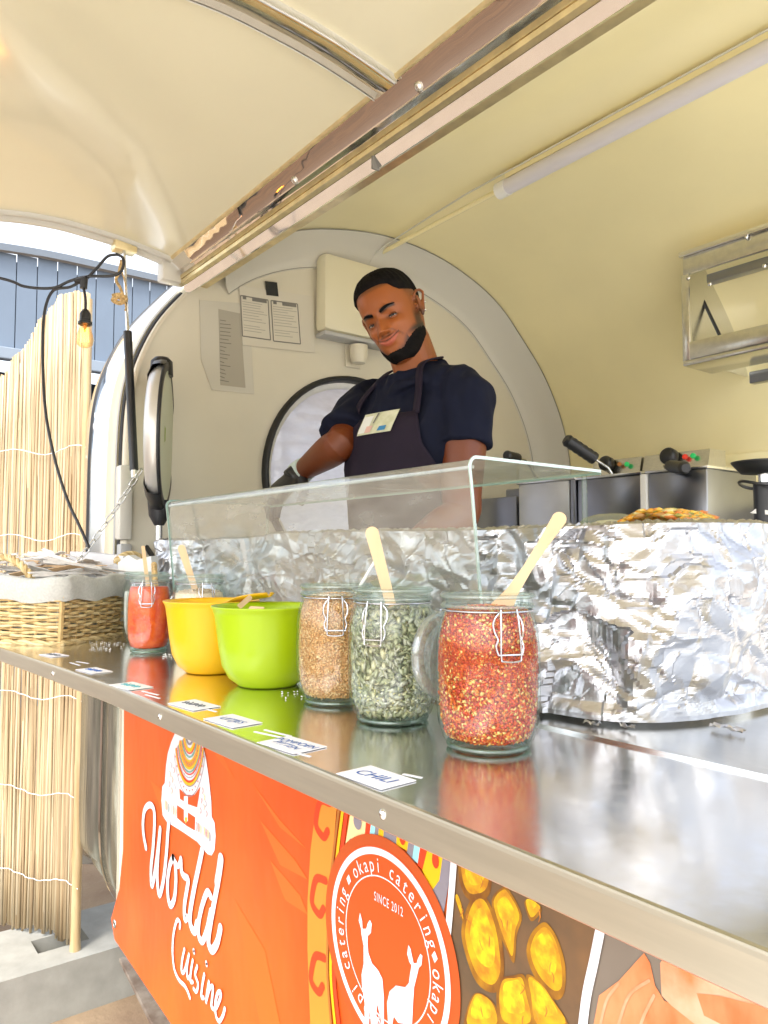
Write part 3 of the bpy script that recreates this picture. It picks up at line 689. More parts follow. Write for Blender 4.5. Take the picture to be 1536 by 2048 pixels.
# photographs of food printed on the right, with curved white dividers
add_print('potato_bg', poly_vf(ppoly([(905, 1650), (900, 1800), (893, 1900), (905, 2070), (1165, 2070), (1185, 1950), (1208, 1820), (1215, 1700)], 1)))
add_print('greybrown', poly_vf(ppoly([(1215, 1700), (1208, 1820), (1185, 1950), (1165, 2070), (1560, 2070), (1560, 1780)], 1)))
for pts in [[(925, 1700), (920, 1760), (940, 1800), (975, 1795), (985, 1760), (980, 1700)], [(915, 1790), (912, 1800), (930, 1850), (925, 1810)],
            [(945, 1795), (925, 1850), (930, 1900), (955, 1965), (990, 1985), (1008, 1960), (1008, 1900), (995, 1840), (970, 1790)],
            [(1005, 1775), (985, 1800), (995, 1850), (1015, 1900), (1030, 1925), (1035, 1870), (1045, 1830), (1020, 1780)], [(1050, 1805), (1062, 1840), (1075, 1835), (1085, 1815), (1060, 1800)],
            [(1085, 1845), (1062, 1870), (1055, 1910), (1075, 1960), (1110, 1998), (1130, 1985), (1132, 1930), (1118, 1880), (1100, 1850)],
            [(960, 1985), (942, 2000), (932, 2060), (1000, 2060), (992, 2010)], [(1030, 1950), (1000, 1960), (995, 2010), (1010, 2060), (1070, 2060), (1060, 1990), (1050, 1950)],
            [(1055, 1948), (1060, 1990), (1075, 2060), (1140, 2060), (1110, 2000), (1085, 1965)]]:
    add_print('potato', poly_vf(ppoly(smooth_px(pts, 4, True), 2)))
    cx_ = sum(p[0] for p in pts) / len(pts); cy_ = sum(p[1] for p in pts) / len(pts)
    for sc_, col_, l_ in ((.84, 'potato_mid', 2.1), (.58, 'potato_light', 2.2)):
        add_print(col_, poly_vf(ppoly(smooth_px([(cx_ - 4 * (1 - sc_) + (a - cx_) * sc_ * random.uniform(.92, 1.05), cy_ - 26 * (1 - sc_) + (b - cy_) * sc_ * random.uniform(.92, 1.05)) for a, b in pts], 4, True), l_)))
    cx_ = sum(p[0] for p in pts) / len(pts); cy_ = sum(p[1] for p in pts) / len(pts)
    for q_ in range(2):
        fx_, fy_ = cx_ + random.uniform(-18, 18), cy_ + random.uniform(-34, 34)
        add_print(random.choice(['brown', 'amber', 'brown']), stroke([(fx_, fy_), (fx_ + random.uniform(-3, 6), fy_ + 9), (fx_ + random.uniform(-4, 8), fy_ + 20)], .0016, 2.4, taper=True))
add_print('salmon', poly_vf(ppoly([(1290, 1905), (1240, 1960), (1200, 1990), (1185, 2070), (1420, 2070), (1400, 2030), (1330, 2000), (1312, 1970), (1302, 1925)], 2)))
add_print('pale', poly_vf(ppoly([(1322, 1925), (1325, 1990), (1345, 2010), (1420, 2070), (1560, 2070), (1560, 1990), (1440, 1940), (1340, 1900)], 2.4)))
add_print('salmon', poly_vf(ppoly([(1395, 1985), (1440, 1990), (1500, 2005), (1560, 2020), (1560, 2060), (1470, 2060), (1410, 2030)], 3)))
for pts in ([(1240, 1965), (1215, 2000), (1200, 2060)], [(1300, 1960), (1260, 1990), (1235, 2060)], [(1310, 1990), (1290, 2030), (1280, 2060)]):
    add_print('pale', stroke(pts, .003, 3.4))
for pts in ([(912, 1690), (905, 1780), (900, 1840), (896, 1880)], [(1206, 1840), (1190, 1920), (1175, 1990), (1165, 2070)]):
    add_print('white', stroke(pts, .0115, 4))
# round emblem
LC = V(-.898, BY, -.564)
def ring(cx, r0, r1, lay, col, nn=96):
    vs = [V(cx.x + r * math.cos(2 * PI * k / nn), BY - .0005 * lay, cx.z + r * math.sin(2 * PI * k / nn)) for r in (r0, r1) for k in range(nn)]
    add_print(col, (vs, [(k, (k + 1) % nn, nn + (k + 1) % nn, nn + k) for k in range(nn)]))
def disc(cx, r, lay, col, nn=96): add_print(col, poly_vf([V(cx.x + r * math.cos(2 * PI * k / nn), BY - .0005 * lay, cx.z + r * math.sin(2 * PI * k / nn)) for k in range(nn)]))
disc(LC, .156, 4, 'dark_orange'); disc(LC, .140, 4.6, 'orange'); ring(LC, .128, .138, 5, 'white'); ring(LC, .0975, .0993, 5, 'white')
RX = Matrix.Rotation(PI / 2, 4, 'X')
def char_on_ring(ch, ang, r, size, lay=6):
    """ang measured clockwise from the top"""
    c = V(LC.x + r * math.sin(ang), BY - .0005 * lay, LC.z + r * math.cos(ang))
    Mw = Matrix.Translation(c) @ Matrix.Rotation(ang, 4, 'Y') @ RX @ Matrix.Diagonal((.82, 1, 1, 1))
    add_print('white', text_mesh(ch, size, Mw), 'letter')
txt = 'okapi catering'
for i, ch in enumerate(txt):
    if ch != ' ': char_on_ring(ch, math.radians(-41 + i * 8.15), .113, .030)
for i, ch in enumerate(txt):
    if ch != ' ': char_on_ring(ch, math.radians(84 + i * 8.15), .113, .030)
for i, ch in enumerate(txt[::-1]):
    if ch != ' ': char_on_ring(ch, math.radians(-66 - i * 8.15), .113, .030)
for a in (-53, 73):
    c = V(LC.x + .113 * math.sin(math.radians(a)), BY - .003, LC.z + .113 * math.cos(math.radians(a)))
    add_print('white', poly_vf([c + V(-.006, 0, 0), c + V(0, 0, -.008), c + V(.006, 0, 0), c + V(0, 0, .008)]))
add_print('white', text_mesh('SINCE 2012', .0185, Matrix.Translation(V(LC.x + .008, BY - .003, LC.z + .066)) @ RX @ Matrix.Diagonal((.62, 1, 1, 1)), space=1.2), 'lettering')
Z3 = lambda l: [(640 + x / 4.8, 1640 + y / 4.8) for x, y in l]
for pts in [[(395, 885), (383, 960), (405, 1040), (410, 1100), (430, 1200), (430, 1380), (410, 1480), (415, 1600), (440, 1750), (440, 1960), (480, 1960), (490, 1780), (500, 1960), (545, 1960), (560, 1760), (590, 1880), (600, 1960), (625, 1960), (625, 1700), (610, 1520), (570, 1440), (510, 1370), (475, 1270), (468, 1180), (470, 1110), (500, 1080), (508, 990), (490, 955), (468, 990), (455, 1040), (420, 1040), (415, 960)],
            [(860, 1195), (848, 1280), (870, 1360), (890, 1390), (875, 1480), (865, 1560), (830, 1600), (740, 1585), (680, 1640), (655, 1750), (665, 1960), (705, 1960), (720, 1880), (760, 1940), (870, 1960), (895, 1960), (905, 1750), (915, 1600), (945, 1480), (960, 1415), (985, 1390), (995, 1300), (975, 1280), (950, 1330), (940, 1370), (910, 1370), (895, 1300), (880, 1230)]]:
    add_print('white', poly_vf(ppoly(Z3(pts), 6)))
g = at(229, 1848, y=BY - .001)
bm = lathe(bmesh.new(), [(.005, 0), (.006, .0015), (.010, .0015), (.011, 0)], seg=20); bmesh.ops.transform(bm, matrix=Matrix.Translation(g) @ Matrix.Rotation(PI / 2, 4, 'X'), verts=bm.verts)
obj('eyelet', bm, M['silverrod'], banner, 'all')
bm = lathe(bmesh.new(), [(0, 0), (.0052, 0)], seg=20); bmesh.ops.transform(bm, matrix=Matrix.Translation(g + V(0, -.0004, 0)) @ Matrix.Rotation(PI / 2, 4, 'X'), verts=bm.verts)
obj('eyelet_hole', bm, M['black'], banner)

# ------------------------------------------------------------ fixtures inside the trailer
lt = thing('tube_light', 'unlit white tube light running along the cream trailer ceiling', 'ceiling light', (-.5, 1.5, .99))
Lx0 = at(1000, 381, y=1.5).x
obj('diffuser', tube(bmesh.new(), [V(Lx0 + .03, 1.5, .993), V(-.45, 1.5, 1.0)], .021, 20), mat('opal_tube', (.66, .64, .68), .3), lt, True)
obj('end_cap', tube(bmesh.new(), [V(Lx0 - .004, 1.5, .993), V(Lx0 + .03, 1.5, .993)], .0225, 20), M['white'], lt, True)
obj('mounting_strip', bx((Lx0 + .03, 1.487, 1.012), (-.45, 1.513, 1.03)), M['cream'], lt)
tag(obj('ceiling_conduit', tube(bmesh.new(), [V(-2.03, 1.535, 1.012), V(Lx0 - .004, 1.51, 1.002)], .0075, 8), M['cream'], None, True), 'thin cream conduit leading from the end wall to the tube light', 'conduit')
tag(obj('ceiling_cable', tube(bmesh.new(), catmull([V(-2.04, 1.50, .96), V(-2.0, 1.505, 1.0), V(-1.9, 1.515, 1.022), V(-1.6, 1.49, 1.024), V(Lx0, 1.478, 1.02), V(-.5, 1.475, 1.025)], 5), .0025, 6), M['cove'], None, True), 'thin pale cable clipped beside the ceiling conduit and tube light', 'cable')
cab = thing('wall_cabinet', 'cream rounded cover box high on the end wall behind his head', 'cover box', (-2.05, 1.44, .82))
obj('cover', bx((-2.048, 1.295, .705), (-1.985, 1.64, .955), .02), mat('cream_cover', (.74, .69, .50), .35), cab, True)
obj('base_lip', bx((-2.048, 1.30, .690), (-1.99, 1.635, .7045), .004), M['grey'], cab, True)
dsp = thing('wall_holder', 'small pale cup-shaped wall holder under the cover box', 'holder', (-2.04, 1.44, .68))
obj('cup', lathe(bmesh.new(), [(0, .0), (.022, .002), (.03, .03), (.03, .06), (.027, .06), (.024, .01), (0, .008)], (-2.012, 1.445, .622), 24), M['endwall'], dsp, True)
obj('back_plate', bx((-2.048, 1.415, .615), (-2.042, 1.475, .70), .003), M['endwall'], dsp, True)
def wall_quad(px, x): return [at(u, v, x=x) for u, v in px]
pp1 = thing('notice_sheet', 'landscape notice with two printed forms, held by black tape on the end wall', 'notice', (-2.048, 1.16, .7))
obj('sheet', prism(bmesh.new(), wall_quad([(478, 570), (627, 593), (630, 706), (485, 690)], -2.046), V(.0008, 0, 0)), M['paper_old'], pp1)
def wline(x, pts, wd, m, par, name):
    lst = []
    for (a, b) in pts:
        p = at(*a, x=x); q = at(*b, x=x); t = (q - p).normalized(); nr = V(0, -t.z, t.y) * wd / 2
        lst.append(([p + nr, q + nr, q - nr, p - nr], [(0, 1, 2, 3)]))
    return obj(name, merge(lst), m, par)
def lerp2(q, s, t):
    a = (q[0][0] + (q[1][0] - q[0][0]) * s, q[0][1] + (q[1][1] - q[0][1]) * s); b = (q[3][0] + (q[2][0] - q[3][0]) * s, q[3][1] + (q[2][1] - q[3][1]) * s)
    return (a[0] + (b[0] - a[0]) * t, a[1] + (b[1] - a[1]) * t)
for q in ([(481, 591), (536, 600), (541, 680), (485, 672)], [(542, 601), (595, 608), (601, 688), (547, 682)]):
    wline(-2.0445, [(q[0], q[1]), (q[1], q[2]), (q[2], q[3]), (q[3], q[0])], .0035, M['ink'], pp1, 'form_border')
    wline(-2.0443, [(lerp2(q, .06, t), lerp2(q, random.uniform(.6, .95), t)) for t in (.14, .2, .26, .33, .39, .46, .53, .6, .72, .78, .85)], .0016, mat('faint_print', (.38, .36, .31), .8), pp1, 'print_line')
    wline(-2.0442, [(lerp2(q, .42, .045), lerp2(q, .95, .045))], .011, M['ink'], pp1, 'print_heading')
    c = lerp2(q, .08, .03); wline(-2.0441, [(c, (c[0] + 7, c[1] + 1))], .012, M['ink'], pp1, 'print_emblem')
tp = tag(obj('black_tape', prism(bmesh.new(), wall_quad([(530, 562), (554, 565), (557, 593), (533, 590)], -2.0436), V(.0008, 0, 0)), M['black']), 'small black square of tape above the two-form notice', 'tape')
pp2 = thing('price_list', 'tall narrow list in a plastic sleeve taped left of the two-form notice', 'notice', (-2.048, .98, .6))
obj('sleeve', prism(bmesh.new(), wall_quad([(399, 600), (478, 606), (500, 640), (508, 788), (424, 780), (402, 720)], -2.048), V(.0006, 0, 0)), mat('clear_sleeve', (.60, .57, .48), .3), pp2)
obj('sheet', prism(bmesh.new(), wall_quad([(437, 618), (480, 627), (491, 776), (441, 770)], -2.0468), V(.0006, 0, 0)), mat('grey_sheet', (.42, .39, .32), .6), pp2)
wline(-2.0455, [((440, 640 + i * 7.5), (440 + random.uniform(8, 24), 642 + i * 7.6)) for i in range(17)], .0022, M['ink'], pp2, 'print_line')

# round silver drum sign seen nearly edge-on beside the jamb
dr = thing('round_display', 'round silver and black drum standing edge-on just inside the left jamb', 'round sign', (-1.9, .80, .1))
dc = at(321, 872, D=2.0); Rd = .188
ax = (V(0, 0, 0) - DV * .36 * -1)
view = dc.normalized(); side = view.cross(ZV).normalized()      # image right
axis = (side * .995 - view * .105).normalized()                    # face turned to the right and a little to the viewer
def drum(bm, prof, seg=48, a0=0, a1=2 * PI, shift=0.0):
    up = ZV - axis * ZV.dot(axis); up.normalize(); sdv = axis.cross(up)
    full = abs(a1 - a0 - 2 * PI) < 1e-6; prof = [(r, h * .5) for r, h in prof]
    rings = []
    for r, h in prof:
        rings.append([bm.verts.new(dc + axis * (h + shift) + (sdv * math.sin(a0 + (a1 - a0) * k / seg) + up * math.cos(a0 + (a1 - a0) * k / seg)) * r) for k in range(seg + (0 if full else 1))])
    for a, b in zip(rings, rings[1:]):
        nn = len(a)
        for k in range(nn if full else nn - 1): bm.faces.new((a[k], a[(k + 1) % nn], b[(k + 1) % nn], b[k]))
    return bm
obj('silver_rim', drum(bmesh.new(), [(.12, -.05), (.165, -.045), (Rd - .012, -.028), (Rd - .002, .0), (Rd - .004, .022)]), mat('satin_silver', (.62, .61, .58), .35, .6), dr, 'all')
obj('black_rim', drum(bmesh.new(), [(Rd - .004, .018), (Rd + .003, .022), (Rd + .003, .032), (Rd - .006, .036), (Rd - .02, .034)]), M['black'], dr, 'all')
obj('face', drum(bmesh.new(), [(Rd - .018, .033), (.1, .036), (.0005, .037)]), mat('pale_green_face', (.55, .60, .42), .3), dr, 'all')
obj('face_mark', drum(bmesh.new(), [(.06, .0375), (.085, .0372)], 8, 1.4, 1.9), mat('green_mark', (.30, .42, .03), .5), dr)
for a0, a1 in ((-.55, .55), (PI - .62, PI + .62)):
    obj('clamp', drum(bmesh.new(), [(.13, -.055), (.165, -.055), (Rd + .004, -.03), (Rd + .008, .0), (Rd + .007, .026), (Rd - .01, .028)], 14, a0, a1), M['blackp'], dr, 'all')
up0 = dc - ZV * (Rd + .0)
obj('bottom_cap', tube(bmesh.new(), [up0 + ZV * .02, up0 - ZV * .02, up0 - ZV * .045], [.030, .026, .012], 16), M['blackp'], dr, True)
obj('post', tube(bmesh.new(), [up0 - ZV * .04, V(up0.x, up0.y, -.197)], .009, 10), M['silverrod'], dr, True)
obj('top_cap', tube(bmesh.new(), [dc + ZV * (Rd - .03), dc + ZV * (Rd + .008), dc + ZV * (Rd + .018)], [.030, .028, .018], 16), M['blackp'], dr, True)

# fryers and the back counter
bc = thing('back_counter', 'steel back counter under the fryers', 'counter', (-1.3, 2.2, -1.0))
obj('worktop', bx((-1.95, 1.86, -.10), (-.45, 2.35, -.06), .004), M['steel'], bc, True)
obj('cupboard', bx((-1.93, 1.9, -.99), (-.47, 2.34, -.10)), M['endwall'], bc)
fr = thing('fryer', 'double stainless steel fryer with two black knobs and raised control panel', 'fryer', (-1.35, 2.1, -.06))
fy0, fy1 = 1.95, 2.22
for i, (x0, x1, mm) in enumerate([(-1.535, -1.310, 'steel_dark'), (-1.285, -1.105, 'steel_dark')]):
    obj('tank', bx((x0, fy0, -.059), (x1, fy1, .234), .004), M[mm], fr, True)
    obj('tank_rim', bx((x0 - .006, fy0 - .006, .2345), (x1 + .006, fy1, .243), .002), M['steel'], fr, True)
obj('divider', bx((-1.309, fy0 - .004, -.055), (-1.288, fy0 + .02, .234), .002), M['white'], fr, True)
for x0, x1 in ((-1.70, -1.505), (-1.495, -1.262)):
    bm = bmesh.new(); prism(bm, [V(x0, 2.225, .235), V(x0, 2.25, .33), V(x0, 2.34, .33), V(x0, 2.34, .06), V(x0, 2.225, .06)], V(x1 - x0, 0, 0))
    obj('control_panel', bm, M['steel'], fr)
def knob(u, v, r, m, name, par, y=2.235, th=.02):
    p = at(u, v, y=y); bm = lathe(bmesh.new(), [(0, th), (r * .8, th), (r, th * .7), (r, 0), (0, 0)], seg=20)
    bmesh.ops.transform(bm, matrix=Matrix.Translation(p) @ Matrix.Rotation(PI / 2 - .2, 4, 'X'), verts=bm.verts); return obj(name, bm, m, par, 'all')
knob(1217, 929, .026, M['blackp'], 'knob', fr, th=.03); knob(1342, 915, .028, M['blackp'], 'knob', fr, th=.03)
gl_ = emis('green_lamp', (.02, .4, .10), .12); rl_ = emis('red_lamp', (.6, .04, .02), .12)
knob(1255, 929, .0085, gl_, 'indicator_lamp', fr, th=.008); knob(1387, 912, .0085, gl_, 'indicator_lamp', fr, th=.008)
knob(1240, 929, .0075, mat('amber_lamp', (.55, .22, .06), .4), 'indicator_lamp', fr, th=.008); knob(1371, 914, .0085, rl_, 'indicator_lamp', fr, th=.008)
def handle(pa, pb, ya, yb, r, label):
    A = at(*pa, y=ya); B = at(*pb, y=yb); t = thing('fryer_basket', label, 'fryer basket', tuple(B))
    pts = [A.lerp(B, i / 12) for i in range(13)]
    obj('grip', tube(bmesh.new(), pts, [r * (.75 if i == 0 else 1) * (1 + .10 * (i % 2)) for i in range(13)], 12), M['blackp'], t, True)
    d = (B - A).normalized(); obj('handle_rod', tube(bmesh.new(), [B, B + d * .05, B + d * .07 + V(0, .05, -.06)], .004, 8), M['silverrod'], t, True)
    c = B + d * .07 + V(0, .09, -.08)
    obj('wire_cage', bx((c.x - .08, 2.0, .12), (c.x + .07, 2.18, .232), .004), M['steel_dark'], t)
handle((1130, 878), (1190, 918), 1.86, 1.95, .0185, 'black-handled fryer basket tilted up over the left tank')
handle((1372, 936), (1340, 932), 1.88, 1.96, .016, 'black-handled fryer basket lying flat on the right tank')
handle((1012, 910), (1036, 916), 1.88, 1.96, .015, 'short black basket handle at the far end beside his arm')
cb = thing('steel_cabinet', 'pale steel box left of the double fryer', 'steel box', (-1.75, 2.1, -.06))
obj('front_panel', bx((-1.778, 1.945, -.059), (-1.565, 2.2, .237), .003), mat('pale_steel', (.66, .67, .69), .35, .8), cb, True)
obj('side_post', bx((-1.560, 1.945, -.059), (-1.541, 2.2, .240), .003), M['steel_dark'], cb, True)
obj('top_plate', bx((-1.785, 1.94, .2375), (-1.541, 2.21, .246), .002), M['steel'], cb, True)
cb2 = thing('grey_fridge', 'dark grey steel cabinet left of the pale steel box', 'cabinet', (-1.9, 2.1, -.06))
obj('door', bx((-2.0, 1.945, -.059), (-1.79, 2.2, .20), .004), M['steel_dark'], cb2, True)
# extractor hood
hd = thing('extractor_hood', 'open-fronted stainless extractor hood on the back wall', 'extractor hood', (-.6, 2.2, .55))
hx0, hy = -1.192, 2.0
obj('top_band', bx((hx0, hy, .80), (-.45, hy + .012, .852), .002), M['steel'], hd, True)
obj('top_flange', bx((hx0 - .008, hy - .008, .8525), (-.45, hy + .02, .868), .002), M['chrome'], hd, True)
obj('top_panel', bx((hx0, hy + .013, .84), (-.45, 2.33, .852)), M['cream'], hd)
obj('side_panel', bx((hx0, hy + .0125, .555), (hx0 + .008, 2.34, .8395)), M['steel'], hd)
obj('side_post', bx((hx0 - .004, hy - .004, .55), (hx0 + .02, hy + .0115, .7995), .002), M['steel'], hd, True)
obj('inner_lip', bx((hx0 + .06, hy + .02, .765), (-.45, hy + .05, .79), .002), M['steel_dark'], hd, True)
obj('drip_tray', bx((hx0 + .0, hy - .01, .535), (-.45, hy + .14, .55), .003), M['steel'], hd, True)
obj('tray_lip', bx((hx0 + .022, hy - .012, .5505), (-.45, hy - .004, .60), .002), M['steel'], hd, True)
obj('lower_rail', bx((-1.10, hy + .18, .495), (-.45, hy + .21, .53), .004), M['steel_dark'], hd, True)
obj('support_arm', tube(bmesh.new(), [at(1388, 562, y=hy + .1), at(1440, 672, y=hy + .1)], .005, 6), M['black'], hd, True)
for u, v in ((1376, 556), (1419, 568), (1528, 532), (1492, 474)): rivet(at(u, v, y=hy - .005), (0, -1, 0), .006, 'rivet', M['silverrod'], hd)
# burner stand at the right edge
bs = thing('burner_stand', 'black pan on a black upright stand at the right edge', 'burner', (-.77, 1.6, -.06))
bp_ = at(1530, 1000, y=1.6)
obj('column', tube(bmesh.new(), [V(bp_.x, 1.6, -.06), V(bp_.x, 1.6, .15)], .022, 16), M['blackp'], bs, True)
obj('pan', lathe(bmesh.new(), [(0, .0), (.045, .002), (.062, .022), (.064, .026), (.058, .024), (.04, .008), (0, .006)], (bp_.x, 1.6, at(1530, 948, y=1.6).z), 28), M['black'], bs, 'all')
obj('column_neck', tube(bmesh.new(), [V(bp_.x, 1.6, .15), V(bp_.x, 1.6, .18)], .012, 12), M['silverrod'], bs, True)
zc_ = at(1530, 968, y=1.6).z
obj('wire_ring', closed_tube(bmesh.new(), [V(bp_.x + .048 * math.cos(a), 1.6 + .048 * math.sin(a), zc_ + .006 * math.sin(a * 2)) for a in np.linspace(0, 2 * PI, 25)[:-1]], .0035), M['blackp'], bs, 'all')
obj('base', lathe(bmesh.new(), [(0, 0), (.08, 0), (.08, .015), (.03, .03), (0, .03)], (bp_.x, 1.6, -.06), 24), M['blackp'], bs, True)
q = at(1500, 1026, y=1.58); obj('tape_flag', prism(bmesh.new(), [q, q + V(.012, 0, .008), q + V(.05, 0, .002), q + V(.045, 0, -.006)], V(0, .001, 0)), M['white'], bs)
tag(obj('side_table', bx((-.95, 1.5, -.12), (-.5, 1.75, -.061), .004), M['steel'], None, True), 'steel side table carrying the black pan stand', 'table')
# socket
sk = thing('wall_socket', 'small cream socket low on the back wall right of the fryer', 'socket', (-1.2, 2.41, .2))
p = at(1512, 988, y=2.40); obj('plate', bx((p.x - .035, 2.385, p.z - .035), (p.x + .035, 2.404, p.z + .035), .004), M['cream'], sk, True)

# ------------------------------------------------------------ string lights
cm_ = M['blackp']
sl_ = thing('string_light', 'black string-light cable with one glowing clear bulb by the reed screen', 'string light', tuple(at(170, 560, D=1.9)))
def px_tube(name, pts, r, D, m, par, n=6):
    P3 = [at(u, v, D=(D if not isinstance(D, (list, tuple)) else D[i])) for i, (u, v) in enumerate(pts)]
    return obj(name, tube(bmesh.new(), catmull(P3, n), r, 8), m, par, True)
px_tube('cable', [(-900, 330), (-500, 430), (-200, 515), (0, 556), (50, 573), (105, 576), (140, 562), (175, 553), (220, 552), (240, 545), (247, 530), (245, 515), (232, 508)], .0036, 1.9, cm_, sl_)
px_tube('cable', [(175, 556), (195, 535), (215, 513), (235, 509)], .0036, 1.91, cm_, sl_)
px_tube('cable', [(165, 560), (140, 574), (108, 580), (92, 610), (86, 660), (86, 740), (92, 830), (110, 920), (135, 1000), (158, 1050), (178, 1095)], .0036, [1.9, 1.9, 1.9, 1.9, 1.9, 1.9, 1.88, 1.86, 1.84, 1.82, 1.8], cm_, sl_)
px_tube('bulb_lead', [(162, 560), (168, 580), (171, 600), (171, 625)], .0036, 1.9, cm_, sl_)
obj('cable_tee', tube(bmesh.new(), [at(150, 562, D=1.9), at(168, 560, D=1.9), at(167, 577, D=1.9)], [.006, .014, .009], 10), cm_, sl_, True)
bb = at(170, 660, D=1.9)
k = 1.9 / FPX
obj('bulb_socket', lathe(bmesh.new(), [(0, 42 * k), (6 * k, 41 * k), (9 * k, 36 * k), (11 * k, 32 * k), (11 * k, 18 * k), (14 * k, 16 * k), (14 * k, 11 * k), (10 * k, 9 * k), (0, 9 * k)], tuple(bb), 20), M['blackp'], sl_, True)
obj('bulb_glass', lathe(bmesh.new(), [(9 * k, 9 * k), (11 * k, 2 * k), (15.5 * k, -10 * k), (17.5 * k, -20 * k), (15 * k, -30 * k), (8 * k, -35 * k), (0, -36 * k)], tuple(bb), 28), glass_mat('bulb_glow_tint', (1, .93, .78), (.90, .74, .48), dust=.05, dustcol=(.9, .7, .4)), sl_, 'all')  # amber tint and haze in the glass stand in for the filament's glow
fil = emis('filament', (1, .36, .03), 5)
for a in range(5):
    dx = (a - 2) * 2.3 * k
    obj('filament', tube(bmesh.new(), [bb + RV * dx + V(0, 0, 2 * k), bb + RV * dx * 1.6 + V(0, 0, -24 * k)], .0011, 6), fil, sl_)
obj('filament_stem', tube(bmesh.new(), [bb + V(0, 0, 9 * k), bb + V(0, 0, -4 * k)], [.005, .002], 8), mat('amber_stem', (.8, .4, .08), .4), sl_, True)
rp = thing('rope_knot', 'frayed straw-coloured rope tied round the top of the gas strut', 'rope', tuple(at(238, 560, D=2.05)))
px_tube('rope', [(243, 520), (238, 545), (232, 560), (240, 575), (246, 590)], .004, 2.03, M['rope'], rp)
px_tube('rope', [(225, 592), (240, 590), (252, 598), (240, 606), (226, 600), (238, 594), (250, 604)], .006, 2.03, M['rope'], rp)
px_tube('rope_tail', [(246, 600), (252, 612), (250, 622)], .002, 2.03, M['rope'], rp)
px_tube('rope_tail', [(243, 540), (249, 560), (252, 580)], .002, 2.02, M['rope'], rp)

# ------------------------------------------------------------ clip jars and what they hold
jar_glass = glass_mat('jar_glass', (.985, .992, .988), (.88, .94, .91), dust=.003, dustcol=(.9, .92, .9), refl=.028)
rim_glass = glass_mat('rim_glass', (.90, .94, .91), (.55, .66, .60), dust=.16, dustcol=(.8, .86, .82), refl=.12)
base_glass = glass_mat('base_glass', (.80, .92, .84), (.40, .58, .46), dust=.12, dustcol=(.6, .75, .65), refl=.10)
lid_glass = glass_mat('lid_glass', (.88, .92, .90), (.45, .56, .50), dust=.26, dustcol=(.82, .86, .84), refl=.22)
JP = [(0, .006), (.034, .004), (.037, 0), (.040, .001), (.0465, .010), (.0515, .026), (.0530, .045), (.0533, .075), (.0530, .100), (.0515, .117), (.0485, .129), (.0455, .135), (.0445, .1375), (.0445, .140), (.0470, .1415), (.0475, .1445), (.0460, .147), (.0460, .150), (.0478, .1515), (.0478, .1545), (.0462, .157),
      (.0430, .157), (.0425, .150), (.0425, .137), (.0470, .125), (.0500, .108), (.0508, .075), (.0503, .045), (.0485, .028), (.0435, .013), (.034, .0085), (0, .0085)]
JIN = [(.0085, .034), (.013, .0432), (.028, .0483), (.045, .0501), (.075, .0506), (.108, .0497), (.125, .0466), (.137, .0422), (.150, .0422)]
def jin(z): return interp(JIN, z)
def jout(z):
    return interp([(0, .038), (.01, .0465), (.026, .0515), (.045, .053), (.1, .053), (.117, .0515), (.129, .0485), (.137, .0455), (.1415, .048), (.157, .048)], z)
def flakes(N, rad, z0, z1, shape, sx, sy, sz, jit=.0, facing=None, tilt_=.5, a0=0, a1=2 * PI, rs=RS, surf=True):
    """scatter N little solids on the inside of the jar; shape = list of local verts, faces"""
    SV, SF = shape; SV = np.array(SV)
    n = SV.shape[0]
    ang = rs.uniform(a0, a1, N); z = rs.uniform(z0, z1, N)
    R = np.array([rad(q) for q in z]) - rs.uniform(.0002, .0024, N) - jit * rs.rand(N)
    # basis: tangent, up, normal ; random spin in the tangent plane, random tilt out of it
    nx, ny = np.cos(ang), np.sin(ang)
    T = np.stack([-ny, nx, 0 * nx], 1); U = np.stack([0 * nx, 0 * nx, 1 + 0 * nx], 1); Nn = np.stack([nx, ny, 0 * nx], 1)
    sp = rs.uniform(0, 2 * PI, N); tl = rs.normal(0, tilt_, N)
    e1 = T * np.cos(sp)[:, None] + U * np.sin(sp)[:, None]; e2 = -T * np.sin(sp)[:, None] + U * np.cos(sp)[:, None]
    e3 = Nn * np.cos(tl)[:, None] + e2 * np.sin(tl)[:, None]; e2 = e2 * np.cos(tl)[:, None] - Nn * np.sin(tl)[:, None]
    s = rs.uniform(.7, 1.25, N)
    P = Nn * R[:, None] + U * z[:, None]
    vs = P[:, None, :] + s[:, None, None] * (e1[:, None, :] * SV[None, :, 0:1] * sx + e2[:, None, :] * SV[None, :, 1:2] * sy + e3[:, None, :] * SV[None, :, 2:3] * sz)
    return vs.reshape(-1, 3), SF, n, N, (P, e1, e2, e3, s)
def scatter_obj(name, fl, m, parent, off):
    vs, SF, n, N, _ = fl
    vs = vs + np.array(off)[None, :]
    F = (np.array(SF)[None, :, :] + (np.arange(N) * n)[:, None, None]).reshape(-1, len(SF[0]))
    me = bpy.data.meshes.new(name); me.vertices.add(len(vs)); me.vertices.foreach_set('co', vs.ravel())
    k = F.shape[1]; me.loops.add(F.size); me.loops.foreach_set('vertex_index', F.ravel())
    me.polygons.add(len(F)); me.polygons.foreach_set('loop_start', np.arange(0, F.size, k)); me.polygons.foreach_set('loop_total', np.full(len(F), k))
    me.update(calc_edges=True); me.validate(); me.materials.append(m)
    o = bpy.data.objects.new(name, me); COL.objects.link(o)
    if parent is not None: put(o, parent)
    o['kind'] = 'stuff'
    return o
OCT = ([(1, 0, 0), (0, 1, 0), (-1, 0, 0), (0, -1, 0), (0, 0, 1), (0, 0, -1)], [(0, 1, 4), (1, 2, 4), (2, 3, 4), (3, 0, 4), (1, 0, 5), (2, 1, 5), (3, 2, 5), (0, 3, 5)])
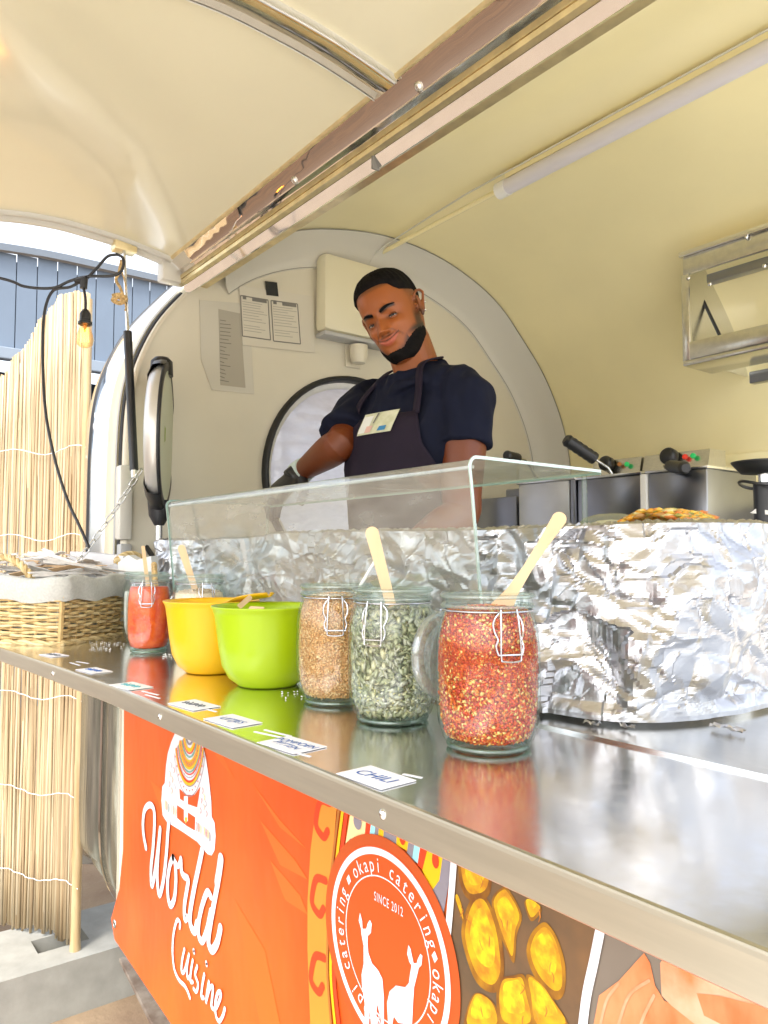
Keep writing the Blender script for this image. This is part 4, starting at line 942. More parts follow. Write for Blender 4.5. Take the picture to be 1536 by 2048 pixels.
CHIP = ([(1, .2, 0), (.2, 1, .3), (-.9, .4, 0), (-.4, -.9, .3), (0, 0, .8), (.1, 0, -.5)], OCT[1])
_a = [(math.cos(t) * (1.0 if math.cos(t) < 0 else 1.25), math.sin(t), 0) for t in np.linspace(0, 2 * PI, 11)[:-1]]
SEEDS = (_a + [(0, 0, 1), (0, 0, -1)], [(i, (i + 1) % 10, 10) for i in range(10)] + [((i + 1) % 10, i, 11) for i in range(10)])
chili_m = island_mat('chili_flakes', [(.62, .055, .006), (.78, .13, .015), (.45, .03, .012), (.88, .48, .09), (.80, .20, .02), (.68, .08, .012), (.90, .66, .22), (.76, .17, .02), (.52, .045, .012)], .35)
onion_m = island_mat('fried_onion', [(.76, .42, .16), (.84, .54, .24), (.66, .32, .10), (.88, .62, .32), (.80, .46, .18)], .4)
seed_ms = [mat('pumpkin_seed', (.40, .41, .25), .32), mat('pumpkin_seed_grey', (.47, .47, .36), .3), mat('pumpkin_seed_dark', (.27, .29, .17), .35), mat('pumpkin_seed_light', (.58, .55, .33), .35)]
seed_stuff = island_mat('pumpkin_seeds', [(.40, .41, .25), (.47, .47, .36), (.25, .27, .15), (.58, .55, .33), (.36, .38, .22)], .33)
def jar(name, label, c, fs=1.0, clip_px=0, group='glass clip jars on the counter', hs=1.0, lid=True, lid_turn=None):
    """c: centre of the base on the counter"""
    c = Vector(c); t = thing(name, label, 'jar', tuple(c), group)
    sc = lambda prof: [(r * fs, z * hs) for r, z in prof]
    obj('glass_body', lathe(bmesh.new(), sc(JP), c, 56), jar_glass, t, 'all')
    for nm_, zz_, rr_, mt_ in (('rim_ring', .153, .0003, 0), ('rim_ring', .1430, -.0006, 0), ('base_ring', .0035, -.0015, 1)):
        R_ = (jout(zz_) - .001 + rr_) * fs if nm_ == 'rim_ring' else .0405 * fs
        obj(nm_, closed_tube(bmesh.new(), [c + V(math.cos(a) * R_, math.sin(a) * R_, zz_ * hs) for a in np.linspace(0, 2 * PI, 49)[:-1]], .0021 if mt_ == 0 else .0026, 8), rim_glass if mt_ == 0 else base_glass, t, 'all')
    tc = math.atan2(-c.y, -c.x); ang = tc + math.asin(max(-.9, min(.9, clip_px)))
    rad = V(math.cos(ang), math.sin(ang), 0); tan = V(-rad.y, rad.x, 0)
    def S(a, z, e=.0025):
        r = jout(z) * fs + e; th = a / r
        return c + (rad * math.cos(th) + tan * math.sin(th)) * r + V(0, 0, z * hs)
    obj('neck_wire', closed_tube(bmesh.new(), [c + V(math.cos(a) * .0462 * fs, math.sin(a) * .0462 * fs, .1385 * hs) for a in np.linspace(0, 2 * PI, 41)[:-1]], .0012, 6), M['wire'], t, 'all')
    cl = obj('clip', tube(bmesh.new(), catmull([S(-.0085, .1415, .004), S(-.0095, .125, .0055), S(-.0105, .097, .004), S(-.0075, .0925, .004), S(.0075, .0925, .004), S(.0105, .097, .004), S(.0095, .125, .0055), S(.0085, .1415, .004)], 5), .00095, 6), M['wire'], t, True)
    obj('clip_bar', tube(bmesh.new(), [S(-.013, .0985, .003), S(.013, .0985, .003)], .0011, 6), M['wire'], t, True)
    for sg in (-1, 1):
        obj('clip_arm', tube(bmesh.new(), catmull([S(sg * .0085, .1385), S(sg * .0145, .131), S(sg * .0155, .121), S(sg * .0125, .113), S(sg * .0145, .106), S(sg * .0125, .0985)], 5), .001, 6), M['wire'], t, True)
    if lid:
        a2 = ang + PI + (lid_turn or 0)
        rd = V(math.cos(a2), math.sin(a2), 0); tn = V(-rd.y, rd.x, 0)
        lc = c + rd * (.0605 * fs) + V(0, 0, .087 * hs)
        prof = [(0, .003), (.030, .003), (.034, .0055), (.040, .006), (.0475, .004), (.0485, .0), (.047, -.004), (.038, -.005), (.034, -.0015), (0, -.0015)]
        bm = lathe(bmesh.new(), [(r * fs, z) for r, z in prof], seg=44)
        Q = Matrix((( tn.x, 0, rd.x, lc.x), (tn.y, 0, rd.y, lc.y), (0, 1, 0, lc.z), (0, 0, 0, 1)))
        bmesh.ops.transform(bm, matrix=Q, verts=bm.verts)
        obj('lid', bm, lid_glass, t, 'all')
        obj('hinge_wire', tube(bmesh.new(), [c + rd * .047 * fs + tn * .008 + V(0, 0, .1385 * hs), c + rd * .059 * fs + tn * .008 + V(0, 0, .135 * hs), c + rd * .059 * fs - tn * .008 + V(0, 0, .135 * hs), c + rd * .047 * fs - tn * .008 + V(0, 0, .1385 * hs)], .0012, 6), M['wire'], t)
    return t, c
def core(c, fs, hs, ztop, m, parent, lump=.004, shrink=.0026, name='contents'):
    prof = [(0, .0095)] + [((jin(z) - shrink) * fs, z * hs) for z in (.0095, .013, .028, .045, .075, .108, min(.125, ztop), ztop) if z <= ztop] + [(.030 * fs, (ztop + lump) * hs), (.012 * fs, (ztop + lump * .4) * hs), (0, (ztop + lump) * hs)]
    return obj(name, lathe(bmesh.new(), prof, c, 48), m, parent, 'all')
def top_scatter(N, fs, z, shape, s3, m, parent, c, name, R=.040):
    SV, SF = shape; SV = np.array(SV); n = len(SV)
    a = RS.uniform(0, 2 * PI, N); r = R * fs * np.sqrt(RS.rand(N)); sp = RS.uniform(0, 2 * PI, N); tl = RS.normal(0, .4, N); s = RS.uniform(.7, 1.3, N)
    e1 = np.stack([np.cos(sp), np.sin(sp), np.sin(tl)], 1); e2 = np.stack([-np.sin(sp), np.cos(sp), 0 * sp], 1); e3 = np.cross(e1, e2)
    P = np.stack([r * np.cos(a), r * np.sin(a), z + .003 * RS.rand(N) + .003 * np.cos(r / R * 2)], 1) + np.array(c)[None]
    vs = (P[:, None] + s[:, None, None] * (e1[:, None] * SV[None, :, :1] * s3[0] + e2[:, None] * SV[None, :, 1:2] * s3[1] + e3[:, None] * SV[None, :, 2:] * s3[2])).reshape(-1, 3)
    return scatter_obj(name, (vs, SF, n, N, None), m, parent, (0, 0, 0))
def stick(name, label, p0, p1, wd, th=.0016, end=1.0, group='wooden sticks standing in the jars', prof=None):
    """flat wooden stick with a round end; p0 low end, p1 top"""
    p0 = Vector(p0); p1 = Vector(p1); d = (p1 - p0); L = d.length; d.normalize()
    nrm = -(p1.normalized()); nrm = (nrm - d * nrm.dot(d)).normalized(); s = d.cross(nrm)
    out = []
    prof = prof or [(0, .9), (.1, 1), (.9, 1.0)]
    Lf = [p0 + d * (L * t) + s * (wd / 2 * k_) for t, k_ in prof]; Rt = [p0 + d * (L * t) - s * (wd / 2 * k_) for t, k_ in prof]
    topc = p0 + d * (L - wd / 2 * prof[-1][1]); kk = prof[-1][1]
    cap = [topc + s * (wd / 2 * kk * math.cos(a)) + d * (wd / 2 * kk * math.sin(a)) for a in np.linspace(0, PI, 9)]
    Lf = Lf[:-1] + cap[:1]; poly = Lf + cap[1:-1] + [cap[-1]] + Rt[:-1][::-1]
    bm = prism(bmesh.new(), [p - nrm * th / 2 for p in poly], nrm * th)
    return tag(obj(name, bm, M['wood']), label, 'wooden stick' if 'stick' in name else 'wooden fork', None)
def jar_c(u, v, rb=.038):
    q = at(u, v, z=ZC); h = V(q.x, q.y, 0).normalized(); p = q + h * rb; p.z = ZC + .0006; return p
# chili flakes
c = jar_c(977, 1512)
t, c = jar('clip_jar', 'large clip jar of red and yellow chili flakes, nearest the camera at right', c, 1.0, .40, lid_turn=.45)
chz = .1385
core(c, 1, 1, chz - .003, mat('chili_bed', (.60, .07, .012), .6, col2=(.75, .22, .03), noise_scale=260), t, shrink=.0032)
scatter_obj('chili_flake', flakes(15000, jin, .010, chz, CHIP, .0024, .0018, .0006, .001), chili_m, t, c)
top_scatter(1500, 1, chz - .001, CHIP, (.002, .0016, .0006), chili_m, t, c, 'chili_flake')
# red powder settled in a band is a layer of finer darker grains
scatter_obj('chili_powder', flakes(9000, lambda z: jin(z) + .0006, .075, .108, CHIP, .0007, .0007, .0003), island_mat('chili_powder', [(.70, .07, .008), (.78, .11, .012), (.62, .05, .006)], .5), t, c)
stick('wooden_fork', 'pale wooden fork leaning right out of the chili flake jar', c + V(-.006, .0, .110), at(1126, 1026, D=.80), .0135, prof=[(0, 1.5), (.22, 1.7), (.36, .95), (.55, .72), (.75, .82), (.97, 1.12)])
# pumpkin seeds
c = jar_c(785, 1453)
t, c = jar('clip_jar', 'clip jar of grey-green pumpkin seeds, left of the chili flakes', c, 1.0, -.40)
core(c, 1, 1, .128, mat('seed_bed', (.10, .11, .06), .7, col2=(.2, .2, .12), noise_scale=150), t, shrink=.0045)
tcam = math.atan2(-c.y, -c.x)
fl = flakes(300, lambda z: jin(z) - .0009, .012, .128, SEEDS, .0052, .0030, .0009, .0, tilt_=.55, a0=tcam - 1.35, a1=tcam + 1.35)
P_, e1_, e2_, e3_, s_ = fl[4]
sm_ = []
for mi, mm in enumerate(seed_ms):
    me = bpy.data.meshes.new('seed'); me.from_pydata([(x * .0052, y_ * .0030, z * .0009) for x, y_, z in SEEDS[0]], [], SEEDS[1]); me.materials.append(mm)
    me.polygons.foreach_set('use_smooth', [True] * len(me.polygons)); sm_.append(me)
for i in range(300):
    o = bpy.data.objects.new('seed', sm_[random.choice([0, 0, 1, 1, 2, 3])]); COL.objects.link(o)
    Mx = Matrix([[e1_[i][j], e2_[i][j], e3_[i][j], P_[i][j] + c[j]] for j in range(3)] + [[0, 0, 0, 1]]) @ Matrix.Diagonal((s_[i], s_[i], s_[i], 1))
    put(o, t); o.matrix_basis = Mx
scatter_obj('seed_layer', flakes(2600, lambda z: jin(z) - .0018, .010, .129, SEEDS, .0052, .0030, .0009, .002, tilt_=.7), seed_stuff, t, c)
scatter_obj('seed_crumb', flakes(500, jin, .010, .05, CHIP, .0022, .0016, .0004), island_mat('seed_crumbs', [(.60, .58, .30), (.75, .74, .6), (.5, .45, .2), (.68, .66, .5)], .5), t, c)
top_scatter(160, 1, .128, SEEDS, (.0052, .003, .001), seed_stuff, t, c, 'seed_layer')
stick('wooden_stick', 'wide flat wooden stick standing upright in the pumpkin seed jar', c + V(.0, .0, .128), at(741, 1054, D=.95), .0165, prof=[(0, .72), (.5, .85), (.97, 1.0)])
# fried onion
c = jar_c(672, 1414)
t, c = jar('clip_jar', 'clip jar of golden brown fried onion, behind the pumpkin seeds', c, 1.0, -.02)
core(c, 1, 1, .134, mat('onion_bed', (.55, .28, .10), .7, col2=(.72, .42, .18), noise_scale=240), t, shrink=.003)
scatter_obj('fried_onion', flakes(9000, jin, .010, .138, CHIP, .0030, .0011, .0007, .001, tilt_=.4), onion_m, t, c)
top_scatter(1100, 1, .138, CHIP, (.003, .0011, .0008), onion_m, t, c, 'fried_onion')
tag(obj('wooden_stick', tube(bmesh.new(), [c + V(.012, .01, .125), at(750, 1122, D=1.06)], .0022, 8), M['white']), 'thin pale stick leaning right out of the fried onion jar', 'stick')
# red sauce
c = jar_c(297, 1308, .032)
t, c = jar('clip_jar', 'slim clip jar of bright red sauce, left of the yellow bowl', c, .83, -.12)
core(c, .83, 1, .131, M['red_sauce'], t, lump=0, shrink=.0004)
stick('wooden_stick', 'narrow wooden stick standing in the red sauce jar', c + V(-.004, .0, .118), at(286, 1092, D=1.66), .0078)
tag(obj('sauce_spoon', tube(bmesh.new(), [c + V(.006, .01, .12), at(308, 1128, D=1.64)], .006, 8), M['rope'], None, True), 'short straw-brown brush handle in the red sauce jar', 'brush')
# oats
c = V(-1.432, .642, ZC + .0006)
t, c = jar('clip_jar', 'clip jar of pale crumbs half hidden behind the yellow bowl', c, 1.0, .28)
core(c, 1, 1, .120, M['oats'], t)
top_scatter(500, 1, .122, CHIP, (.003, .002, .001), island_mat('oat_flakes', [(.7, .55, .36), (.8, .68, .5), (.6, .42, .22)], .7), t, c, 'oat_flake')
stick('wooden_stick', 'wide wooden stick leaning left in the jar of pale crumbs', c + V(-.008, .0, .112), at(361, 1090, D=1.55), .0155, prof=[(0, .7), (.5, .85), (.97, 1.0)])
# white salt
c = V(-1.735, .648, ZC + .0006)
t, c = jar('clip_jar', 'clip jar of white salt behind the red sauce, beside the wicker basket', c, 1.0, -.3, lid=False)
core(c, 1, 1, .112, M['salt'], t)

# ------------------------------------------------------------ bowls
def bowl(name, label, c, R, h, m):
    t = thing(name, label, 'bowl', tuple(c), 'plastic bowls between the jars')
    rb = R * .50
    prof = [(0, .003), (rb * .9, .003), (rb, 0), (rb * 1.06, .002), (R * .68, h * .10), (R * .80, h * .26), (R * .86, h * .5), (R * .905, h * .74), (R * .94, h * .90), (R * .965, h * .955), (R * .995, h * .985), (R, h), (R * .985, h * 1.008),
            (R * .945, h * .975), (R * .915, h * .88), (R * .875, h * .7), (R * .835, h * .5), (R * .77, h * .27), (R * .62, h * .1), (0, h * .06)]
    obj('shell', lathe(bmesh.new(), prof, c, 64), m, t, 'all')
    return t
cg = jar_c(528, 1382, .040); cyb = jar_c(422, 1350, .038)
cg += V(-.01, .012, 0)
tg = bowl('mixing_bowl', 'lime green plastic bowl in front of the yellow one', cg, .086, .118, M['green'])
ty = bowl('mixing_bowl', 'yellow plastic bowl half hidden behind the lime green one', cyb, .080, .118, M['yellow'])
obj('herb_filling', lathe(bmesh.new(), [(.069, .099), (.045, .106), (.02, .104), (0, .109)], cyb, 32), mat('herb_mix', (.55, .40, .10), .6, col2=(.10, .24, .03), noise_scale=70), ty, 'all')
obj('green_filling', lathe(bmesh.new(), [(.074, .085), (.05, .09), (.02, .086), (0, .09)], cg, 32), mat('green_mix', (.30, .42, .04), .6, col2=(.12, .26, .03), noise_scale=70), tg, 'all')
for i in range(14):
    a = random.uniform(0, 2 * PI); r = random.uniform(0, .06); p = cyb + V(r * math.cos(a), r * math.sin(a), .107)
    q = Matrix.Translation(p) @ Matrix.Rotation(random.uniform(0, 6), 4, 'Z') @ Matrix.Rotation(random.uniform(-.5, .5), 4, 'X')
    bm = prism(bmesh.new(), [V(.011, 0, 0), V(.004, .005, .002), V(-.006, .005, .002), V(-.011, 0, 0), V(-.006, -.005, .002), V(.004, -.005, .002)], V(0, 0, .0008)); bmesh.ops.transform(bm, matrix=q, verts=bm.verts)
    obj('herb_leaf', bm, M['green_leaf'], ty)
# yellow serving spoon lying across both bowls
sp_a = at(432, 1214, D=1.33); sp_b = at(538, 1196, D=1.22)
d = (sp_b - sp_a); L = d.length; d.normalize(); sd_ = d.cross(ZV).normalized(); upn = sd_.cross(d)
P1 = []
for t_, w2 in [(0, .010), (.3, .011), (.55, .017), (.75, .023), (.9, .021), (.98, .012), (1.0, .003)]: P1.append((t_, w2))
rows = []
for t_, w2 in P1: rows.append([sp_a + d * (L * t_) + sd_ * (w2 * a) + upn * (.006 * a * a * (1 if t_ > .5 else .3) + .003) for a in np.linspace(-1, 1, 7)])
o = obj('serving_spoon', grid(rows), M['yellow'], None, 'all'); tag(o, 'yellow plastic spoon resting across the rims of both bowls', 'spoon')
md = o.modifiers.new('thickness', 'SOLIDIFY'); md.thickness = .002
stick('wooden_fork', 'small wooden fork tip poking over the back of the green bowl', at(478, 1214, D=1.14), at(502, 1193, D=1.18), .008)
stick('wooden_fork', 'small wooden fork tip resting on the front rim of the green bowl', at(528, 1220, D=1.13) + V(-.0, 0, 0), at(497, 1221, D=1.135) + V(0, 0, .002), .009)

# ------------------------------------------------------------ stick-on labels along the counter edge
lab_ink = mat('blue_marker', (.03, .12, .40), .6); lab_ink2 = mat('teal_marker', (.10, .38, .42), .6); lab_ink3 = mat('black_marker', (.12, .13, .15), .6)
def label(px, s, m, text_, w_=.06, h_=.042, rot=0.0, lines=None, tsize=.02, grp=None):
    p = at(*px, z=ZC)
    t = thing('name_label', text_, 'label', (p.x, p.y, ZC), 'white handwritten labels on the counter edge')
    Mx = Matrix.Translation(V(p.x, p.y, ZC + .0006)) @ Matrix.Rotation(rot, 4, 'Z')
    bm = bx((-w_ / 2, -h_ / 2, 0), (w_ / 2, h_ / 2, .0006)); bmesh.ops.transform(bm, matrix=Mx, verts=bm.verts)
    obj('sticker', bm, M['paper'], t)
    n_ = len(s)
    for i, ln in enumerate(s):
        yo = (n_ - 1) / 2 * tsize * .95 - i * tsize * .95
        for da, dx in ((0, 0),):
            Mt = Mx @ Matrix.Translation(V(dx, yo, .0010)) @ Matrix.Rotation(.06 * (-1) ** i, 4, 'Z') @ Matrix(((1, .15, 0, 0), (0, 1, 0, 0), (0, 0, 1, 0), (0, 0, 0, 1)))
            if ln != '~': obj('lettering', text_mesh(ln, tsize, Mt, offset=.0), m, t); continue
            for k_ in range(5):        # handwriting too small to read in the photograph: separate pen strokes
                x0_ = -.019 + k_ * .0095; pts_ = [Mt @ V(x0_ + .003 * math.sin(j * 1.9 + k_ * 2.3), -.0055 + .0022 * j + .001 * math.sin(k_ * 3 + j), .0003) for j in range(6)]
                obj('pen_stroke', tube(bmesh.new(), catmull(pts_, 3), .0006, 5), m, t)
label((751, 1556), ['CHILI'], lab_ink, 'white label reading CHILI on the counter in front of the chili flakes', .062, .040, .05, tsize=.019)
label((583, 1491), ['POMPOEN', 'PITTEN'], lab_ink, 'two-line blue label in front of the pumpkin seeds', .064, .042, .10, tsize=.013)
label((465, 1443), ['UITJES'], lab_ink, 'white label with blue UITJES lettering below the fried onion jar', .066, .040, .08, tsize=.016)
label((388, 1411), ['~'], lab_ink3, 'white label with dark writing before the yellow and green bowls', .066, .040, .10, tsize=.016)
label((262, 1373), ['~'], lab_ink2, 'white label with teal writing in front of the red sauce jar', .066, .038, .12, tsize=.015)
label((188, 1342), ['~'], lab_ink, 'white label with blue writing just right of the basket corner', .066, .036, .12, tsize=.015)
label((108, 1311), ['~'], lab_ink3, 'white label lying nearest the basket corner', .060, .034, .15, tsize=.015)
# traces of old tape
for u, v, w_, r_ in [(540, 1470, .05, .2), (555, 1466, .045, .1), (600, 1508, .03, .3), (300, 1386, .045, .15), (305, 1393, .04, .1), (150, 1328, .05, .15), (165, 1325, .04, .2), (420, 1420, .03, .1), (825, 1552, .02, .1)]:
    p = at(u, v, z=ZC); bm = bx((-w_ / 2, -.0016, .0001), (w_ / 2, .0016, .0004)); bmesh.ops.transform(bm, matrix=Matrix.Translation(V(p.x, p.y, ZC)) @ Matrix.Rotation(r_ + random.uniform(-.2, .2), 4, 'Z'), verts=bm.verts)
    tag(obj('tape_trace', bm, M['paper']), {540: 'long strip of old tape left of the POMPOEN PITTEN label, nearer the front', 555: 'strip of old tape left of the POMPOEN PITTEN label, nearer the jars', 600: 'short tape strip just right and in front of the POMPOEN PITTEN label', 300: 'strip of old tape right behind the teal-lettered label', 305: 'strip of old tape right in front of the teal-lettered label', 150: 'tape strip left of the blue label near the basket', 165: 'tape strip between the two labels nearest the basket', 420: 'short tape strip right of the dark-lettered label before the green bowl', 825: 'tiny tape strip touching the right end of the CHILI label'}[u], 'tape trace', 'old tape traces on the counter')
# spilled grains by the basket
vs = []
SV = np.array(CHIP[0]) * .0016; N = 90
cen = np.array([at(u, v, z=ZC)[:] for u, v in [(random.uniform(175, 250), random.uniform(1284, 1302)) for _ in range(60)] + [(random.uniform(325, 345), random.uniform(1308, 1318)) for _ in range(14)] + [(random.uniform(560, 660), random.uniform(1385, 1400)) for _ in range(16)]])
vs = (cen[:, None, :] + SV[None] * RS.uniform(.5, 1.2, (N, 1, 1)) + np.array([0, 0, .0014])).reshape(-1, 3)
tag(scatter_obj('spilled_grains', (vs, CHIP[1], 6, N, None), M['salt'], None, (0, 0, 0)), 'scattered white grains spilled on the counter beside the basket', 'grains', kind='stuff')

# ------------------------------------------------------------ wicker basket
bk = thing('wicker_basket', 'wicker basket lined with grey linen on the left end of the counter', 'basket', (-1.8, .5, ZC))
e1 = V(-.60, .80, 0); e2 = V(-.80, -.60, 0); BC = V(-1.742, .464, ZC); L1, L2, BH = .27, .34, .108
def bpt(a, b, z):           # a along e1 0..1, b along e2 0..1, z height, with flare outwards
    fl_ = .16 * z
    ca = (a - .5) * (L1 + 2 * fl_) + L1 / 2; cb = (b - .5) * (L2 + 2 * fl_) + L2 / 2
    return BC + e1 * ca + e2 * cb + V(0, 0, z)
def perim(z, n_):           # closed loop of points and outward normals
    out = []
    for (a0, b0, a1, b1, nr) in [(0, 0, 1, 0, -e2), (1, 0, 1, 1, e1), (1, 1, 0, 1, e2), (0, 1, 0, 0, -e1)]:
        for i in range(n_): s = i / n_; out.append((bpt(a0 + (a1 - a0) * s, b0 + (b1 - b0) * s, z), nr))
    return out
wk = [mat('wicker_light', (.62, .47, .22), .5, noise_amt=.15, noise_scale=60), mat('wicker_mid', (.52, .36, .15), .5, noise_amt=.15, noise_scale=60), mat('wicker_pale', (.70, .56, .30), .5, noise_amt=.12, noise_scale=60)]
NS = 11
for r_ in range(15):
    z = .006 + r_ * .0070; pts = []
    for i, (p, nr) in enumerate(perim(z, NS * 4)):
        ph = (i / 4 + (r_ % 2)) * PI
        pts.append(p + nr * (.0045 * math.sin(ph)) + V(0, 0, .0012 * math.sin(ph * .5 + r_) + random.uniform(-.0005, .0005)))
    obj('weaver', closed_tube(bmesh.new(), pts, .0036, 6), wk[r_ % 3], bk, 'all')
for i, (p, nr) in enumerate(perim(0, NS)):
    q = perim(BH - .012, NS)[i][0]
    obj('stake', tube(bmesh.new(), [p, q], .003 if i % NS else .006, 6), wk[1], bk, True)
for z, off_ in ((.002, .004), (.006, .008), (BH + .002, .003)):
    for k_ in (0, 1):
        pts = [p + nr * (off_ + .0035 * math.sin(i * 1.3 + k_ * PI)) + V(0, 0, .0035 * math.cos(i * 1.3 + k_ * PI)) for i, (p, nr) in enumerate(perim(z, 20))]
        obj('braid', closed_tube(bmesh.new(), pts, .0038, 6), wk[(k_ * 2) % 3], bk, 'all')
rows = []
for (z, off_) in [(BH - .012, .011), (BH + .0, .014), (BH + .022, .015), (BH + .036, .012), (BH + .041, .004), (BH + .036, -.006), (BH - .02, -.010), (.03, -.012), (.015, -.03)]:
    rows.append([p + nr * (off_ + .0045 * math.sin(i * 1.7 + z * 60) * (1 if off_ > 0 else 0)) + V(0, 0, .0045 * math.sin(i * .9)) for i, (p, nr) in enumerate(perim(z, 16))])
lv = grid(rows, closed=True)
lv = ([Vector(v) for v in lv[0]], lv[1] + [tuple(range((len(rows) - 1) * 64, len(rows) * 64))])
obj('liner', lv, M['cloth'], bk, 'all')
def handle_rope(P0, P1, hgt):
    base = [P0.lerp(P1, t_) + V(0, 0, hgt * math.sin(PI * t_) ** .7) for t_ in np.linspace(0, 1, 40)]
    fr = frame_along(base)
    for k_ in range(3):
        pts = [p + (n_ * math.cos(i * .75 + k_ * 2.094) + b_ * math.sin(i * .75 + k_ * 2.094)) * .0048 for i, (p, (t_, n_, b_)) in enumerate(zip(base, fr))]
        obj('handle_strand', tube(bmesh.new(), pts, .0046, 7), wk[k_], bk, True)
handle_rope(at(-45, 1150, D=1.78), at(62, 1158, D=1.70), .045)
handle_rope(at(232, 1125, D=1.86), at(292, 1128, D=1.95), .022)
# contents of the basket: a heap of wooden forks in white wrappers, one white box
bxp = thing('napkin_box', 'white paper box standing at the back of the wicker basket', 'box', tuple(at(190, 1140, D=1.92)))
q0 = at(140, 1103, D=1.90); q1 = at(246, 1112, D=1.86)
dq = (q1 - q0); dq.z = 0; dq.normalize(); nq = V(-dq.y, dq.x, 0)
prism_pts = [q0, q1, V(q1.x, q1.y, ZC + .03), V(q0.x, q0.y, ZC + .03)]
obj('box_panel', prism(bmesh.new(), prism_pts, nq * .05), M['paper'], bxp)
pk2 = thing('paper_packet', 'crumpled white paper packet beside the rope handle', 'packet', tuple(at(258, 1140, D=1.9)))
a_ = [at(u, v, D=1.84) for u, v in [(236, 1125), (256, 1110), (274, 1120), (302, 1112), (305, 1150), (238, 1152)]]
obj('paper', prism(bmesh.new(), a_, nq * .03), M['white'], pk2)
wrap_m = mat('paper_wrapper', (.74, .71, .67), .7, noise_amt=.08, noise_scale=80)
cen = bpt(.55, .42, BH + .028)
for i in range(60):
    a = random.uniform(-.5, .9) if random.random() < .7 else random.uniform(0, PI)
    h = random.uniform(0, 1)
    p = cen + e1 * random.uniform(-.085, .075) + e2 * random.uniform(-.11, .12) + V(0, 0, .008 + .050 * h)
    Lw = random.uniform(.10, .135) * .62
    Q = Matrix.Translation(p) @ Matrix.Rotation(math.atan2(e2.y, e2.x) + a, 4, 'Z') @ Matrix.Rotation(random.uniform(-.35, .2), 4, 'Y') @ Matrix.Rotation(random.uniform(-.6, .6), 4, 'X')
    wv = random.uniform(.0065, .010)
    poly = [V(-Lw, -wv * .8, 0), V(Lw * .2, -wv * .6, 0), V(Lw * .5, -wv * 1.6, 0), V(Lw, -wv * 1.4, 0), V(Lw * .98, -wv * .5, 0), V(Lw * .7, -wv * .4, 0), V(Lw * .98, wv * .4, 0), V(Lw, wv * 1.4, 0), V(Lw * .5, wv * 1.6, 0), V(Lw * .2, wv * .6, 0), V(-Lw, wv * .8, 0)]
    bm = prism(bmesh.new(), poly, V(0, 0, .0016)); bmesh.ops.transform(bm, matrix=Q, verts=bm.verts)
    tag(obj('wooden_fork', bm, wrap_m if i % 6 else M['wood']), 'pale wooden disposable fork in the heap inside the wicker basket', 'fork', 'wooden forks heaped in the basket')

# ------------------------------------------------------------ foil-wrapped food warmer
foil = mat('aluminium_foil', (.52, .52, .535), .30, 1, bump=.0004, bump_scale=160)
fw_ = thing('food_warmer', 'long food warmer wrapped in crumpled aluminium foil behind the jars', 'food warmer', (-1.2, .85, ZC))
path = catmull([V(-1.93, 1.10, 0), V(-1.945, .95, 0), V(-1.94, .78, 0), V(-1.90, .742, 0), V(-1.6, .738, 0), V(-1.2, .738, 0), V(-.9, .737, 0), V(-.70, .733, 0), V(-.60, .735, 0), V(-.535, .765, 0), V(-.495, .83, 0), V(-.478, .93, 0), V(-.49, 1.05, 0), V(-.53, 1.16, 0)], 12)
acc = [0]
for a, b in zip(path, path[1:]): acc.append(acc[-1] + (b - a).length)
TOT = acc[-1]
def on_path(s):
    for i in range(len(acc) - 1):
        if s <= acc[i + 1]:
            t_ = (s - acc[i]) / max(1e-9, acc[i + 1] - acc[i]); p = path[i].lerp(path[i + 1], t_); d_ = (path[i + 1] - path[i]).normalized(); return p, V(d_.y, -d_.x, 0)
    return path[-1], V(1, 0, 0)
step = .0030; ns = int(TOT / step); HT = .236; nt_ = 84
S_ = np.linspace(0, TOT, ns); T_ = np.linspace(0, 1, nt_)
gs, gt = np.meshgrid(S_, T_ * HT, indexing='ij')
gs2 = gs + .008 * np.sin(gt * 60 + gs * 23) + .004 * np.sin(gs * 140); gt2 = gt + .008 * np.sin(gs * 47) + .003 * np.cos(gt * 170 + gs * 60)
def facets(x, y, cell, slope, seed, env=1.1):
    """crumpled sheet: envelope of randomly tilted planes round jittered sites, nearest 25 sites only"""
    rs = np.random.RandomState(seed); nx_, ny_ = int((TOT + .4) / cell) + 8, int((HT + .2) / cell) + 8
    jx, jy = rs.rand(nx_, ny_), rs.rand(nx_, ny_); gx, gy = rs.normal(0, slope, (nx_, ny_)), rs.normal(0, slope, (nx_, ny_)); h0 = rs.uniform(0, cell * slope * 1.2, (nx_, ny_))
    X = (x + .1) / cell + 3; Y = (y + .05) / cell + 3; ix = X.astype(int); iy = Y.astype(int); best = np.full(x.shape, -9.0)
    for a in range(-2, 3):
        for b in range(-2, 3):
            p, q = np.clip(ix + a, 0, nx_ - 1), np.clip(iy + b, 0, ny_ - 1)
            dx, dy = (X - (p + jx[p, q])) * cell, (Y - (q + jy[p, q])) * cell
            np.maximum(best, h0[p, q] + gx[p, q] * dx + gy[p, q] * dy - (dx * dx + dy * dy) * (slope / cell * env), out=best)
    return best
H = facets(gs2, gt2, .075, .26, 1, .8) - facets(gs2, gt2, .034, .26, 2, .7) + facets(gs2, gt2, .017, .24, 3, .7) * .8 - facets(gs2 + gt2 * .3, gt2, .009, .20, 4, .7) * .7
rsx = np.random.RandomState(9)
for _ in range(60):                     # long sharp creases
    cx_, cy2, an, ln = rsx.uniform(0, TOT), rsx.uniform(0, HT), rsx.uniform(0, PI), rsx.uniform(.03, .11)
    du = (gs - cx_) * math.cos(an) + (gt - cy2) * math.sin(an); dv = -(gs - cx_) * math.sin(an) + (gt - cy2) * math.cos(an) + .25 * (du ** 2) / ln
    H += rsx.choice([-1, 1]) * .0042 * np.exp(-np.abs(dv) / .0038) * np.exp(-(du / ln) ** 4)
